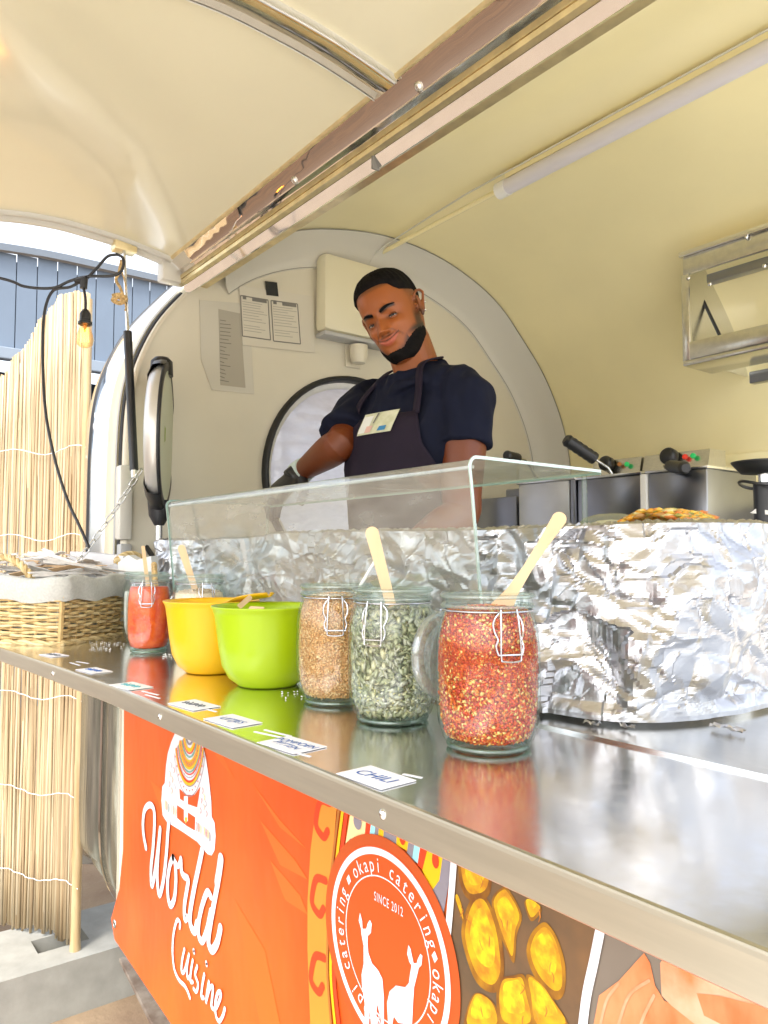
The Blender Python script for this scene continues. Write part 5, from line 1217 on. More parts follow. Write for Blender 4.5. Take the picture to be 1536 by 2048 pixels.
H = (H - H.mean()) * np.clip(gt / .02, .3, 1) * .8
rows = []
for i in range(ns):
    p, nr = on_path(S_[i]); row = []
    for j in range(nt_):
        z = ZC + .004 + gt[i, j] * .965
        fold = .010 * math.exp(-((gt[i, j] - HT * .80) / .012) ** 2) * (1 if j > 2 else 1)   # the folded-over top band
        bulge = .008 * math.sin(PI * T_[j])
        row.append(p + nr * (float(H[i, j]) + bulge + fold * .25) + V(0, 0, z - p.z + .003 * math.sin(S_[i] * 7) * T_[j]))
    rows.append(row)
    z = row[-1].z
    row.append(row[-1] - nr * .012 + V(0, 0, .004 + random.uniform(-.002, .002))); row.append(row[-2] - nr * .04 + V(0, 0, -.004)); 
obj('foil_wrap', grid(rows), foil, fw_)
# foil over the inner top and a hot-food layer
obj('inner_tray', bx((-1.90, .80, -.19), (-.56, 1.10, .012), .01), M['steel'], fw_, True)
ff = []
# loose foil scraps at the right foot
for (u, v, s_) in [(1455, 1462, .02), (1185, 1452, .012), (1255, 1458, .01)]:
    p = at(u, v, z=ZC); rr_ = []
    for i in range(7): rr_.append([V(p.x + (i - 3) * s_ / 3.2, p.y + (j - 2) * s_ / 7, ZC + .001 + .006 * random.random()) for j in range(5)])
    tag(obj('foil_scrap', grid(rr_), foil), {1490: 'large torn foil scrap at the right foot of the food warmer', 1530: 'foil scrap nearest the right picture edge, beyond the counter hinge', 1455: 'largest torn foil scrap, at the right foot of the food warmer', 1185: 'tiny foil scrap under the warmer near the chili jar', 1255: 'tiny foil scrap in the dark gap below the warmer, right of the other tiny one'}[u], 'foil scrap', 'foil scraps below the warmer')
food_m = island_mat('vegetable_food', [(.75, .36, .03), (.80, .50, .06), (.55, .30, .10), (.68, .20, .03), (.72, .60, .25), (.35, .32, .06)], .45)
fm = thing('food_heap', 'heap of orange and yellow cooked vegetables showing over the foil', 'food', (-.75, .95, 0))
hp = []
N = 900
xs_ = RS.uniform(-.64, -.54, N); ys_ = RS.uniform(.90, 1.0, N)
hz = .030 + .022 * np.clip(np.sin((xs_ + .64) / .10 * PI), 0, 1) ** .5 + .008 * RS.rand(N)
SV = np.array(CHIP[0]); rot = RS.uniform(0, 2 * PI, N); ss = RS.uniform(.004, .011, N)
ca, sa = np.cos(rot), np.sin(rot)
vx = SV[None, :, 0] * ca[:, None] - SV[None, :, 1] * sa[:, None]; vy = SV[None, :, 0] * sa[:, None] + SV[None, :, 1] * ca[:, None]; vz = SV[None, :, 2] + 0 * vx
vs = np.stack([xs_[:, None] + vx * ss[:, None], ys_[:, None] + vy * ss[:, None], hz[:, None] + vz * ss[:, None] * .6], 2).reshape(-1, 3)
scatter_obj('vegetable_pieces', (vs, CHIP[1], 6, N, None), food_m, fm, (0, 0, 0))
obj('food_bed', bx((-1.2, .83, .0125), (-.58, 1.09, .024), .004), mat('rice_bed', (.6, .38, .12), .6, col2=(.7, .5, .25), noise_scale=60), fm, True)
dm = thing('glass_dish', 'upturned glass dish with pale crumbs left of the vegetables', 'dish', (-.98, 1.0, .0))
q = at(1222, 1056, y=.98)
obj('dish', lathe(bmesh.new(), [(.052, 0), (.050, .012), (.038, .022), (.02, .027), (0, .028)], (q.x, q.y, q.z - .006), 32), glass_mat('dish_glass', dust=.25, dustcol=(.8, .75, .6)), dm, 'all')
obj('crumbs', lathe(bmesh.new(), [(.045, 0), (.036, .012), (.02, .018), (0, .02)], (q.x, q.y, q.z - .007), 24), mat('pale_crumbs', (.6, .48, .3), .8, col2=(.75, .66, .5), noise_scale=120, bump=.002), dm, 'all')

# ------------------------------------------------------------ bent glass sneeze guard
sg = thing('sneeze_guard', 'bent clear glass sneeze guard standing over the left of the foil warmer', 'sneeze guard', (-1.2, .7, ZC))
gg = glass_mat('guard_glass', (.95, .98, .965), (.80, .88, .84), dust=.30, dustcol=(.80, .80, .74), gl_rough=.06, streak=.04, refl=.22)  # much of this milky film stands in for pale reflections on the pane
gtop = glass_mat('guard_top_glass', (.95, .98, .965), (.75, .88, .82), dust=.16, dustcol=(.82, .86, .80), gl_rough=.05, streak=.15)
GX0, GX1 = -1.695, -.702
bend = [(.708, ZC + .002), (.702, -.10), (.692, .0), (.683, .085), (.680, .108), (.6805, .116), (.685, .1215), (.695, .1228), (.75, .1225), (.85, .122), (.945, .1215)]
bend = [(p.x, p.y) for p in catmull([V(a, b, 0) for a, b in bend], 3)]
kb = min(range(len(bend)), key=lambda i: abs(bend[i][0] - .685) + abs(bend[i][1] - .1215))
b_in = offs(bend, .0042)
def sheet(i0, i1, name, m):
    A = [V(GX0, *bend[i]) for i in range(i0, i1)]; B = [V(GX1, *bend[i]) for i in range(i0, i1)]
    A2 = [V(GX0, *b_in[i]) for i in range(i0, i1)]; B2 = [V(GX1, *b_in[i]) for i in range(i0, i1)]
    obj(name, grid([A, B]), m, sg, 'all')
    return A, B, A2, B2
sheet(0, kb + 1, 'front_pane', gg); sheet(kb, len(bend), 'top_pane', gtop)
edge_m = mat('green_glass_edge', (.36, .52, .45), .2, spec=.4); edge_m.node_tree.nodes['Principled BSDF'].inputs['Transmission Weight'].default_value = .35
for x in (GX0, GX1):
    obj('glass_edge', grid([[V(x - .001, *bend[i]) for i in range(len(bend))], [V(x - .001, *b_in[i]) for i in range(len(bend))], [V(x + .001, *b_in[i]) for i in range(len(bend))], [V(x + .001, *bend[i]) for i in range(len(bend))]], closed=False), edge_m, sg)
obj('back_edge', bx((GX0, .945, .1185), (GX1, .9462, .1225)), edge_m, sg)
for x in (-1.68, -.72):
    obj('rear_leg', tube(bmesh.new(), [V(x, .93, .0), V(x, .93, .1185)], .004, 8), glass_mat('clear_rod', dust=.08), sg, True)
obj('front_bead', tube(bmesh.new(), [V(GX0, .6835, .112), V(GX1, .6835, .112)], .0026, 8), glass_mat('bend_glass', (.95, .97, .95), (.9, .92, .9), dust=.55, dustcol=(.9, .92, .88)), sg, True)

# ------------------------------------------------------------ the cook
skin = bpy.data.materials.new('skin'); skin.use_nodes = True
n_ = skin.node_tree.nodes; l_ = skin.node_tree.links; b_ = n_['Principled BSDF']
at_ = n_.new('ShaderNodeAttribute'); at_.attribute_name = 'tint'; at_.attribute_type = 'GEOMETRY'
l_.new(at_.outputs['Color'], b_.inputs['Base Color']); b_.inputs['Roughness'].default_value = .42; b_.inputs['Subsurface Weight'].default_value = .06; b_.inputs['Subsurface Radius'].default_value = (.01, .004, .002)
tb = n_.new('ShaderNodeTexNoise'); tb.inputs['Scale'].default_value = 260; bpn = n_.new('ShaderNodeBump'); bpn.inputs['Distance'].default_value = .0004
l_.new(tb.outputs[0], bpn.inputs['Height']); l_.new(bpn.outputs[0], b_.inputs['Normal'])
HC = at(783, 632, D=1.90)
toc = -ray(775, 632).normalized(); rgt = RV
Fv = (toc * math.cos(math.radians(24)) - rgt * math.sin(math.radians(24)) - ZV * .03).normalized()
Uv = (ZV * math.cos(math.radians(21)) - rgt * math.sin(math.radians(21))); Uv = (Uv - Fv * Uv.dot(Fv)).normalized()
Yb = -Fv; Xr = Yb.cross(Uv).normalized()
HM = Matrix(((Xr.x, Yb.x, Uv.x, HC.x), (Xr.y, Yb.y, Uv.y, HC.y), (Xr.z, Yb.z, Uv.z, HC.z), (0, 0, 0, 1))) @ Matrix.Diagonal((.90, .92, .95, 1)) @ Matrix.Translation((0, .0, -.002))
HT_ = [(-.124, .004, -.050, .0), (-.121, .024, -.070, .012), (-.112, .040, -.079, .030), (-.098, .051, -.083, .046), (-.080, .059, -.085, .060), (-.062, .0645, -.087, .072), (-.042, .069, -.087, .084), (-.022, .0725, -.087, .093),
       (0, .0740, -.085, .098), (.022, .0752, -.090, .100), (.045, .0752, -.089, .100), (.068, .0715, -.082, .094), (.088, .0635, -.068, .084), (.103, .051, -.050, .069), (.113, .033, -.028, .048), (.1175, .014, -.006, .026), (.118, .002, .006, .012)]
hz_ = np.array([h[0] for h in HT_])
def hprof(z):
    z = float(np.clip(z, hz_[0], hz_[-1]))
    # smooth (cubic hermite) interpolation
    i = int(min(len(hz_) - 2, max(0, np.searchsorted(hz_, z) - 1))); t_ = (z - hz_[i]) / (hz_[i + 1] - hz_[i])
    out = []
    for k_ in (1, 2, 3):
        p1 = HT_[i][k_]; p2 = HT_[i + 1][k_]
        m1 = (p2 - (HT_[i - 1][k_] if i else p1)) / 2; m2 = ((HT_[i + 2][k_] if i + 2 < len(HT_) else p2) - p1) / 2
        out.append((2 * t_ ** 3 - 3 * t_ ** 2 + 1) * p1 + (t_ ** 3 - 2 * t_ ** 2 + t_) * m1 + (-2 * t_ ** 3 + 3 * t_ ** 2) * p2 + (t_ ** 3 - t_ ** 2) * m2)
    return out
def G(x, z, cx, cz, sx, sz): return math.exp(-((x - cx) / sx) ** 2 - ((z - cz) / sz) ** 2)
WX = [-.124, -.101, -.0605, -.0095, .0130, .118]; WY = [-.124, -.101, -.0665, .0015, .0240, .118]
def warp(z): return np.interp(z, WX, WY)
def unwarp(z): return float(np.interp(z, WY, WX))
def facedisp(x, z):
    z = float(warp(z))
    """forward displacement of the face front"""
    ax_ = abs(x); d = 0
    # nose
    if -.05 < z < .03:
        t_ = max(0, min(1, (.022 - z) / .058)); hgt = .004 + .019 * t_ ** 1.25; wd = .0075 + .0065 * t_
        fall = 1 if z > -.036 else math.exp(-((z + .036) / .0075) ** 2)
        up_ = 1 if z < .012 else math.exp(-((z - .012) / .012) ** 2)
        d += hgt * fall * up_ * math.exp(-(x / wd) ** 2 * (1.0))
    d += .0085 * G(ax_, z, .0155, -.0385, .0075, .0075)
    d -= .0035 * G(ax_, z, .0095, -.0475, .0038, .0028)
    d += .0045 * G(ax_, z, .028, .024, .020, .0075) + .002 * G(x, z, 0, .022, .02, .01)
    d -= .0085 * G(ax_, z, .0315, .0015, .0155, .0105)
    d += .0085 * G(ax_, z, .043, -.028, .017, .0145) - .003 * G(ax_, z, .047, -.060, .012, .014)
    d += .0050 * G(x, z, 0, -.062, .026, .017)
    ml = -.0665 + .012 * (ax_ / .030) ** 2
    if ax_ < .040:
        k_ = max(0, 1 - (ax_ / .034) ** 2) ** .5 if ax_ < .034 else 0
        d += .0042 * k_ * math.exp(-((z - ml - .0052) / .0040) ** 2) + .0052 * k_ * math.exp(-((z - ml + .0062) / .0048) ** 2)
        d -= .0042 * (k_ ** .4 if k_ > 0 else 0) * math.exp(-((z - ml) / .0020) ** 2)
        d -= .0030 * G(ax_, z, .0335, -.054, .004, .005)
    # smile folds
    fx = .019 + .019 * max(0, min(1, (-.034 - z) / .030))
    if -.070 < z < -.030: d -= .0030 * math.exp(-((ax_ - fx) / .0030) ** 2) * math.sin(PI * (-.030 - z) / .040)
    d -= .0025 * G(x, z, 0, -.083, .018, .004)
    d += .0062 * G(x, z, 0, -.101, .018, .011)
    d -= .0025 * G(ax_, z, .060, .040, .014, .018)
    return d
def head_pt(a, z):
    wz, fz, bz = hprof(z)
    yc = .018 if z > -.03 else .018 + (z + .03) * .05
    yc = min(max(yc, fz + .004), bz - .001)
    sx = math.sin(a); c_ = -math.cos(a)       # a=0 is the front
    ex = 2 / 2.35
    x = wz * math.copysign(abs(sx) ** ex, sx)
    y = yc + ((yc - fz) if c_ < 0 else (bz - yc)) * math.copysign(abs(c_) ** (ex if c_ > 0 else 2 / 2.15), c_)
    if c_ < 0: y -= facedisp(x, z) * min(1, -c_ * 2.2)
    return V(x, y, z)
def head_grid(nz=150, na=180):
    zs_ = [-.124 + .242 * (.5 - .5 * math.cos(PI * i / (nz - 1))) * 1.0 for i in range(nz)]
    zs_ = list(np.linspace(-.124, .118, nz))
    rows = [[head_pt(2 * PI * k_ / na, z) for k_ in range(na)] for z in zs_]
    v, f = grid(rows, closed=True)
    f.append(tuple(range(na))[::-1]); f.append(tuple((nz - 1) * na + k_ for k_ in range(na)))
    return v, f
def ear(sg):
    out = []
    bm = bmesh.new()
    E = lambda y, z, o: V(sg * (.0735 + o * 1.35 + .003), y, z)
    tube(bm, [E(.018, -.026, .004), E(.014, -.020, .007), E(.022, -.002, .011), E(.026, .010, .014), E(.030, .022, .017), E(.024, .030, .014), E(.012, .030, .009), E(.004, .022, .004), E(.004, .010, .001)], [.004, .0058, .0042, .0040, .0040, .0040, .0038, .0036, .003], 10)
    tube(bm, [E(.010, -.034, .003), E(.012, -.024, .005), E(.012, -.010, .003), E(.016, .008, .006), E(.014, .020, .005)], [.003, .0062, .0050, .0052, .004], 10)
    tube(bm, [E(-.002, -.014, .002), E(-.001, -.006, .003), E(.001, .002, .001)], [.003, .0042, .003], 8)
    return bm
body_parts = []
def add_world(vf, Mx=None):
    if isinstance(vf, bmesh.types.BMesh):
        vf.verts.index_update(); v = [x.co.copy() for x in vf.verts]; f = [tuple(q.index for q in p.verts) for p in vf.faces]; vf.free()
    else: v, f = vf
    if Mx is not None: v = [Mx @ Vector(p) for p in v]
    body_parts.append((v, f))
add_world(head_grid(), HM)
for sg in (-1, 1): add_world(ear(sg), HM)
# skeleton joints
NB = V(-1.455, 1.235, .440)                  # base of the neck
SL = V(-1.326, 1.262, .372); SR = V(-1.650, 1.215, .385)   # his left and right shoulders
EL = SR.lerp(at(683, 893, D=1.95), 1.0)
def along(p, uv, L, near=True):
    q = ray(*uv); a = q.dot(q); b = -2 * q.dot(p); c2 = p.dot(p) - L * L; disc_ = max(0, b * b - 4 * a * c2) ** .5
    return q * ((-b + (-disc_ if near else disc_)) / (2 * a))
EL = along(SR, (678, 890), .18, True)
WR = along(EL, (600, 945), .215, False)
HN = along(WR, (566, 975), .07, True)
head_base = HM @ V(0, .028, -.075)
add_world(tube(bmesh.new(), [HM @ V(0, .022, -.02), head_base, head_base.lerp(NB, .6), NB + V(0, .012, -.02), NB + V(0, .01, -.10)], [.054, .057, .0585, .068, .07], 20))
def limb(pts, rr, n=4):
    P4 = catmull([V(p[0], p[1], p[2]) for p in pts], n); R4 = [r.x for r in catmull([V(r, 0, 0) for r in rr], n)]
    return tube(bmesh.new(), P4, R4, 44)
add_world(limb([SR, SR.lerp(EL, .4), SR.lerp(EL, .85), EL, EL.lerp(WR, .22), EL.lerp(WR, .6), WR, WR.lerp(HN, .4)], [.056, .050, .043, .042, .043, .035, .0265, .027]))
E2 = V(-1.300, 1.225, .095); W2 = V(-1.33, 1.02, -.04); H2 = V(-1.36, .98, -.10)
add_world(limb([SL, SL.lerp(E2, .35), SL.lerp(E2, .8), E2, E2.lerp(W2, .25), E2.lerp(W2, .65), W2, W2.lerp(H2, .5)], [.060, .058, .048, .045, .046, .036, .027, .027]))
def hand_parts(Wp, Hp, palm_n, sgn, add):
    d = (Hp - Wp).normalized(); pn = (palm_n - d * palm_n.dot(d)).normalized(); s_ = d.cross(pn) * sgn
    bm = bmesh.new(); kn = Wp + d * .085
    rows = []
    for t_, w2, th in [(0, .024, .017), (.25, .034, .017), (.6, .041, .015), (.9, .042, .013), (1.02, .040, .010)]:
        c_ = Wp + d * (.085 * t_); rows.append([c_ + s_ * (w2 * math.cos(a)) + pn * (th * math.sin(a)) for a in np.linspace(0, 2 * PI, 17)[:-1]])
    v, f = grid(rows, closed=True); f.append(tuple(range(16))[::-1]); f.append(tuple(4 * 16 + i for i in range(16))); add((v, f))
    for i, (off_, L_, cu) in enumerate([(-.031, .070, .5), (-.0105, .080, .55), (.010, .075, .62), (.0295, .060, .72)]):
        p = kn + s_ * off_ - d * .012; dd = d.copy(); P5 = [p]; 
        for seg_, a_ in ((.46, cu * .6), (.30, cu), (.24, cu * .8)):
            Q = Matrix.Rotation(a_ * .7 * -sgn, 3, s_); dd = Q @ dd; p = p + dd * (L_ * seg_ + .006); P5.append(p)
        add(tube(bmesh.new(), catmull(P5, 3), [.0092 - .0026 * k_ / 9 for k_ in range(10)], 10))
    p = Wp + d * .018 - s_ * .022; P5 = [p, p + (d * .5 - s_ * .75 - pn * .15) * .032, p + (d * .9 - s_ * .95 - pn * .35) * .048, p + (d * 1.25 - s_ * .85 - pn * .5) * .058]
    add(tube(bmesh.new(), catmull(P5, 3), [.0135 - .004 * k_ / 9 for k_ in range(10)], 10))
hand_parts(W2, H2, V(0, -.3, 1), 1, lambda vf: add_world(vf))
hand_parts(WR, HN, V(.2, -.2, 1), 1, lambda vf: add_world(vf))
# torso and legs under the clothes
def torso_rows(levels, k_=1.0, nn=48, open_=False):
    rows = []
    for (cx, cyy, z, w2, dd, tw) in levels:
        u_ = V(math.cos(tw), math.sin(tw), 0); v_ = V(-math.sin(tw), math.cos(tw), 0)
        row = []
        for a in np.linspace(0, 2 * PI, nn + 1)[:-1]:
            ca, sa = math.cos(a), math.sin(a); e = 2 / 2.5
            row.append(V(cx, cyy, z) + u_ * (w2 * k_ * math.copysign(abs(ca) ** e, ca)) + v_ * (dd * k_ * math.copysign(abs(sa) ** e, sa)))
        rows.append(row)
    return rows
TW = math.radians(8)
LEV = [(-1.47, 1.235, .450, .060, .055, TW), (-1.472, 1.237, .432, .105, .070, TW), (-1.478, 1.238, .395, .150, .084, TW), (-1.480, 1.238, .36, .172, .098, TW), (-1.478, 1.232, .30, .178, .112, TW), (-1.482, 1.228, .22, .166, .112, TW),
       (-1.488, 1.228, .12, .152, .104, TW), (-1.492, 1.23, .02, .146, .100, TW), (-1.495, 1.232, -.08, .160, .110, TW), (-1.497, 1.235, -.16, .168, .112, TW)]
rw = torso_rows(LEV, .93); v, f = grid(rw, closed=True); f.append(tuple(range(48))); f.append(tuple((len(rw) - 1) * 48 + i for i in range(48))[::-1]); add_world((v, f))
for sx in (-.085, .085):
    add_world(tube(bmesh.new(), [V(-1.497 + sx, 1.235, -.12), V(-1.50 + sx, 1.235, -.5), V(-1.50 + sx, 1.25, -.9), V(-1.50 + sx, 1.25, -.97)], [.085, .06, .042, .04], 16))
    add_world(bx((-1.545 + sx, 1.03, -.995), (-1.455 + sx, 1.29, -.94), .02))
def remesh(name, parts, vox, smooth_it, m, parent):
    vs, fs = merge(parts)
    me = bpy.data.meshes.new(name + '_raw'); me.from_pydata([tuple(p) for p in vs], [], fs); me.update()
    bm = bmesh.new(); bm.from_mesh(me); bmesh.ops.recalc_face_normals(bm, faces=bm.faces); bm.to_mesh(me); bm.free()
    o = bpy.data.objects.new(name, me); COL.objects.link(o)
    md = o.modifiers.new('r', 'REMESH'); md.mode = 'VOXEL'; md.voxel_size = vox; md.use_smooth_shade = True
    if smooth_it: ms = o.modifiers.new('s', 'SMOOTH'); ms.factor = .5; ms.iterations = smooth_it
    bpy.context.view_layer.update()
    me2 = bpy.data.meshes.new_from_object(o.evaluated_get(bpy.context.evaluated_depsgraph_get()))
    o.modifiers.clear(); o.data = me2; me2.name = name; me2.materials.clear(); me2.materials.append(m)
    me2.polygons.foreach_set('use_smooth', [True] * len(me2.polygons))
    if parent is not None: put(o, parent)
    return o
man = thing('person', 'smiling man in navy t-shirt and dark apron behind the glass, reaching down left', 'person', (-1.5, 1.24, -1.0))
body = remesh('body', body_parts, .0021, 2, skin, man)
# skin colouring: beard, brows, lips, and shade painted into creases and sockets
HI = HM.inverted()
co = np.empty(len(body.data.vertices) * 3); body.data.vertices.foreach_get('co', co); co = co.reshape(-1, 3)
A_ = np.array(HI); L_ = co @ A_[:3, :3].T + A_[:3, 3]
base = np.tile(np.array([.31, .085, .016]), (len(co), 1))
nz_ = np.array([noise.noise(Vector(p) * 22) for p in co[::1]]) if len(co) < 400000 else np.zeros(len(co))
base *= (1 + .10 * nz_)[:, None]
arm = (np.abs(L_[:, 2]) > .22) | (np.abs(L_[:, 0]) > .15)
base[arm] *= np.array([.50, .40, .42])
x, y, zr = L_[:, 0], L_[:, 1], L_[:, 2]; ax_ = np.abs(x); z = warp(zr)
head_m = (zr > -.135) & (zr < .13) & (ax_ < .1) & (y < .12)
def ss(a, b, v): t_ = np.clip((v - a) / (b - a), 0, 1); return t_ * t_ * (3 - 2 * t_)
def blend(mask, col, cur): return cur * (1 - mask[:, None]) + np.array(col) * mask[:, None]
g2 = lambda u_, v_: np.exp(-(u_ ** 2) - (v_ ** 2))
front = ss(.03, -.01, y)
# warm cheeks and nose
base = blend(head_m * front * .35 * (g2((ax_ - .04) / .018, (z + .03) / .016) + g2(x / .012, (z + .036) / .014)), (.50, .15, .045), base)
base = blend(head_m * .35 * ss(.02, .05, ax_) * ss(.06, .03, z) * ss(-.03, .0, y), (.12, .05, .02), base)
# beard: jaw strap growing into a full chin beard
jaw = ss(.006, -.012, z - (-.085 + .60 * np.clip(ax_ - .030, 0, .05) * 1.9)) * ss(.052, .035, y)
jaw = np.maximum(jaw, ss(.058, .066, ax_) * ss(.012, -.030, z) * ss(.022, .006, y) * ss(-.030, -.012, y) * .8)
clean = g2(x / .024, (z + .082) / .017)
jaw = jaw * (1 - np.clip(clean * 1.4, 0, 1))
jaw *= head_m * np.where(ax_ > .045, ss(-.078, -.060, z), ss(-.116, -.104, z)) * ss(.030, .018, y)
base = blend(np.clip(jaw, 0, .97), (.010, .007, .006), base)
mo = head_m * front * .75 * np.exp(-((z - (-.0535 + .25 * 0 - 4.0 * ax_ ** 2)) / .0035) ** 2) * ss(.034, .026, ax_)
base = blend(mo, (.05, .018, .012), base)
# lips
ml = -.0665 + .012 * (ax_ / .030) ** 2
k_ = np.clip(1 - (ax_ / .033) ** 2, 0, 1) ** .5
lipm = head_m * front * (np.exp(-((z - ml - .004) / (.0036 * k_ + 1e-4)) ** 4) * .6 + np.exp(-((z - ml + .0062) / (.0056 * k_ + 1e-4)) ** 4)) * (k_ > .05)
base = blend(np.clip(lipm, 0, 1) * .75, (.50, .12, .085), base)
base = blend(head_m * front * np.exp(-((z - ml) / .0016) ** 2) * (ax_ < .034), (.03, .008, .006), base)  # mouth line painted dark for the shade between the lips
fx_ = .019 + .019 * np.clip((-.034 - z) / .030, 0, 1)
base = blend(head_m * front * np.exp(-((ax_ - fx_) / .0030) ** 2) * ss(-.030, -.040, z) * ss(-.074, -.064, z) * .55, (.10, .03, .012), base)  # smile folds darkened with painted shade
# nostrils, the shade inside them painted dark
base = blend(head_m * front * g2((ax_ - .0095) / .0042, (z + .0475) / .0028) * .8, (.03, .01, .006), base)
# brows: thick, arched
bz_ = .0205 + .0055 * np.sin(np.clip((ax_ - .010) / .042, 0, 1) * PI * .62)
brow = head_m * front * np.exp(-((z - bz_) / np.where(ax_ < .030, .0062, .0048)) ** 4) * ss(.009, .014, ax_) * ss(.053, .046, ax_)
base = blend(np.clip(brow, 0, 1) * .93, (.010, .006, .005), base)
# lash line, and eye-socket shade painted into the skin
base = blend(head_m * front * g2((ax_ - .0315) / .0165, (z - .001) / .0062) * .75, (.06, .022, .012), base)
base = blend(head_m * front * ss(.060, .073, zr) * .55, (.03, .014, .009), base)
# shaved sides and hairline stubble
hair = ss(.030, .062, z) * ss(-.035, -.012, y) * ss(.060, .066, ax_ + np.clip(y, 0, .1) * .4)
base = blend(head_m * np.clip(hair, 0, 1) * .75, (.02, .012, .009), base)
base = blend(head_m * ss(-.012, .02, z) * ss(.056, .070, y) * .8, (.015, .010, .008), base)
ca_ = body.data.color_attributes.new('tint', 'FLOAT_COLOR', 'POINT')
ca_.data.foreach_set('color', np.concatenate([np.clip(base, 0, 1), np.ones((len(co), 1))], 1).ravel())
def tint_mesh(o, col):
    a = o.data.color_attributes.new('tint', 'FLOAT_COLOR', 'POINT'); a.data.foreach_set('color', np.tile(np.array([*col, 1.0]), (len(o.data.vertices), 1)).ravel())
# hair: close-cropped cap
hairm = mat('black_hair', (.006, .005, .005), .8, spec=.12, bump=.0012, bump_scale=240, noise_amt=.3, noise_scale=120, stretch=(1, .25, 1))
rows = []
na = 120
def hairline(a):       # lowest hair height around the head, a=0 front
    d_ = abs((a + PI) % (2 * PI) - PI)
    return interp([(0, .0755), (.45, .0735), (.72, .068), (.86, .055), (1.05, .045), (1.35, .042), (1.7, .040), (2.2, .0), (3.2, -.03)], d_)
for t_ in np.linspace(0, 1, 40):
    row = []
    for k_ in range(na):
        a = 2 * PI * k_ / na; z0 = hairline(a); z = z0 + (.1178 - z0) * t_
        p = head_pt(a, z); c_ = V(0, .015, .02); dirn = (p - c_).normalized()
        thick = .0070 * min(1, t_ * 5) + .0012 * math.sin(a * 30 + t_ * 4) * min(1, t_ * 4) - (0.0008 if t_ == 0 else 0)
        row.append(HM @ (p + dirn * thick))
    rows.append(row)
v, f = grid(rows, closed=True); f.append(tuple(39 * na + k_ for k_ in range(na)))
obj('hair', (v, f), hairm, man, 'all')
# beard relief
rows = []
for z in np.linspace(-.119, -.046, 44):
    row = []
    for a in np.linspace(-1.68, 1.68, 150):
        p = head_pt(a, z); axx = abs(p.x)
        lim = -.0945 + .92 * max(0, axx - .026) + .0022 * noise.noise(V(a * 14, z * 300, 2))
        up_ = 1 / (1 + math.exp((z - lim) / .0022))
        p2 = p + (p - V(0, .02, -.03)).normalized() * (.0046 * up_ - .0014 + .0007 * up_ * noise.noise(V(a * 40, z * 700, 0)))
        row.append(HM @ p2)
    rows.append(row)
obj('beard', grid(rows), hairm, man, 'all')
# eyes, half closed in a smile
eyew = mat('eye_white', (.72, .68, .64), .12); iris = mat('dark_iris', (.025, .012, .008), .08)
for sg in (-1, 1):
    ec = V(sg * .0312, -.0628, unwarp(.0015))
    gz = (V(sg * -.0 + .22, -1, .02)).normalized()       # towards the lens
    q = gz.to_track_quat('Z', 'Y').to_matrix().to_4x4(); q.translation = ec
    prof = [(0, -.0122)] + [(.0122 * math.sin(t_), -.0122 * math.cos(t_)) for t_ in np.linspace(.1, PI - .48, 16)] + []
    bm = lathe(bmesh.new(), prof, seg=28); bmesh.ops.transform(bm, matrix=HM @ q, verts=bm.verts); eb = obj('eye', bm, eyew, man, 'all')
    bm = lathe(bmesh.new(), [(.0122 * math.sin(t_), .0122 * math.cos(t_) + .0002) for t_ in np.linspace(.5, 0, 7)], seg=28); bmesh.ops.transform(bm, matrix=HM @ q, verts=bm.verts); obj('iris', bm, iris, eb, 'all')
    # lids: parts of a sphere closing from above and below
    for up_, nm in ((1, 'upper_eyelid'), (-1, 'lower_eyelid')):
        rows = []
        for r_ in (.0130, .0137):
            pass
        edge_a = .22 if up_ == 1 else .20
        for e_ in np.linspace(0, 1, 10):
            row = []
            for t_ in np.linspace(-1.25, 1.25, 26):
                el = (edge_a * math.cos(t_ * 1.1) ** 1.0 - .02) * (1 - e_) + 1.15 * e_ if up_ == 1 else (edge_a * math.cos(t_ * 1.1) * .8) * (1 - e_) + 1.15 * e_
                r_ = .0132 + .0006 * (1 - e_)
                row.append(HM @ (ec + V(math.sin(t_) * math.cos(el * up_), -math.cos(t_) * math.cos(el * up_), math.sin(el * up_) + sg * .10 * math.sin(t_) * 0) * r_))
            rows.append(row)
        o = obj(nm, grid(rows), skin, man, 'all'); tint_mesh(o, (.19, .055, .014) if up_ == 1 else (.26, .075, .018))
        lash = [p + HM.to_3x3() @ V(0, -.0004, 0) for p in rows[0]]
        if up_ == 1: obj('eyelash', tube(bmesh.new(), lash, .0012, 5), M['black'], o)
for sg in (-1, 1):
    pts, rr = [], []
    for ax2 in np.linspace(.0115, .050, 12):
        t_ = (ax2 - .0115) / .0385; z = unwarp(.0215 + .0065 * math.sin(min(1, t_ * 1.05) * PI * .62)); w2 = hprof(z)[0]
        a = math.asin(min(1, (ax2 / w2) ** (2.35 / 2))); pts.append(HM @ (head_pt(sg * a, z) + V(0, .0008, 0))); rr.append(.0031 * (.75 + .5 * math.sin(PI * min(1, t_ + .15))) * (1 - .55 * t_ ** 3))
    obj('eyebrow', tube(bmesh.new(), pts, rr, 8), hairm, man, 'all')
# ear studs
for (yy, zz) in ((.015, -.024), (.025, -.004)):
    bm = bmesh.new(); bmesh.ops.create_icosphere(bm, subdivisions=2, radius=.0028); bmesh.ops.transform(bm, matrix=Matrix.Translation(HM @ V(.0735 + (.0165 if zz < -.02 else .0215), yy, zz)), verts=bm.verts)
    obj('ear_stud', bm, M['silverrod'], man, 'all')
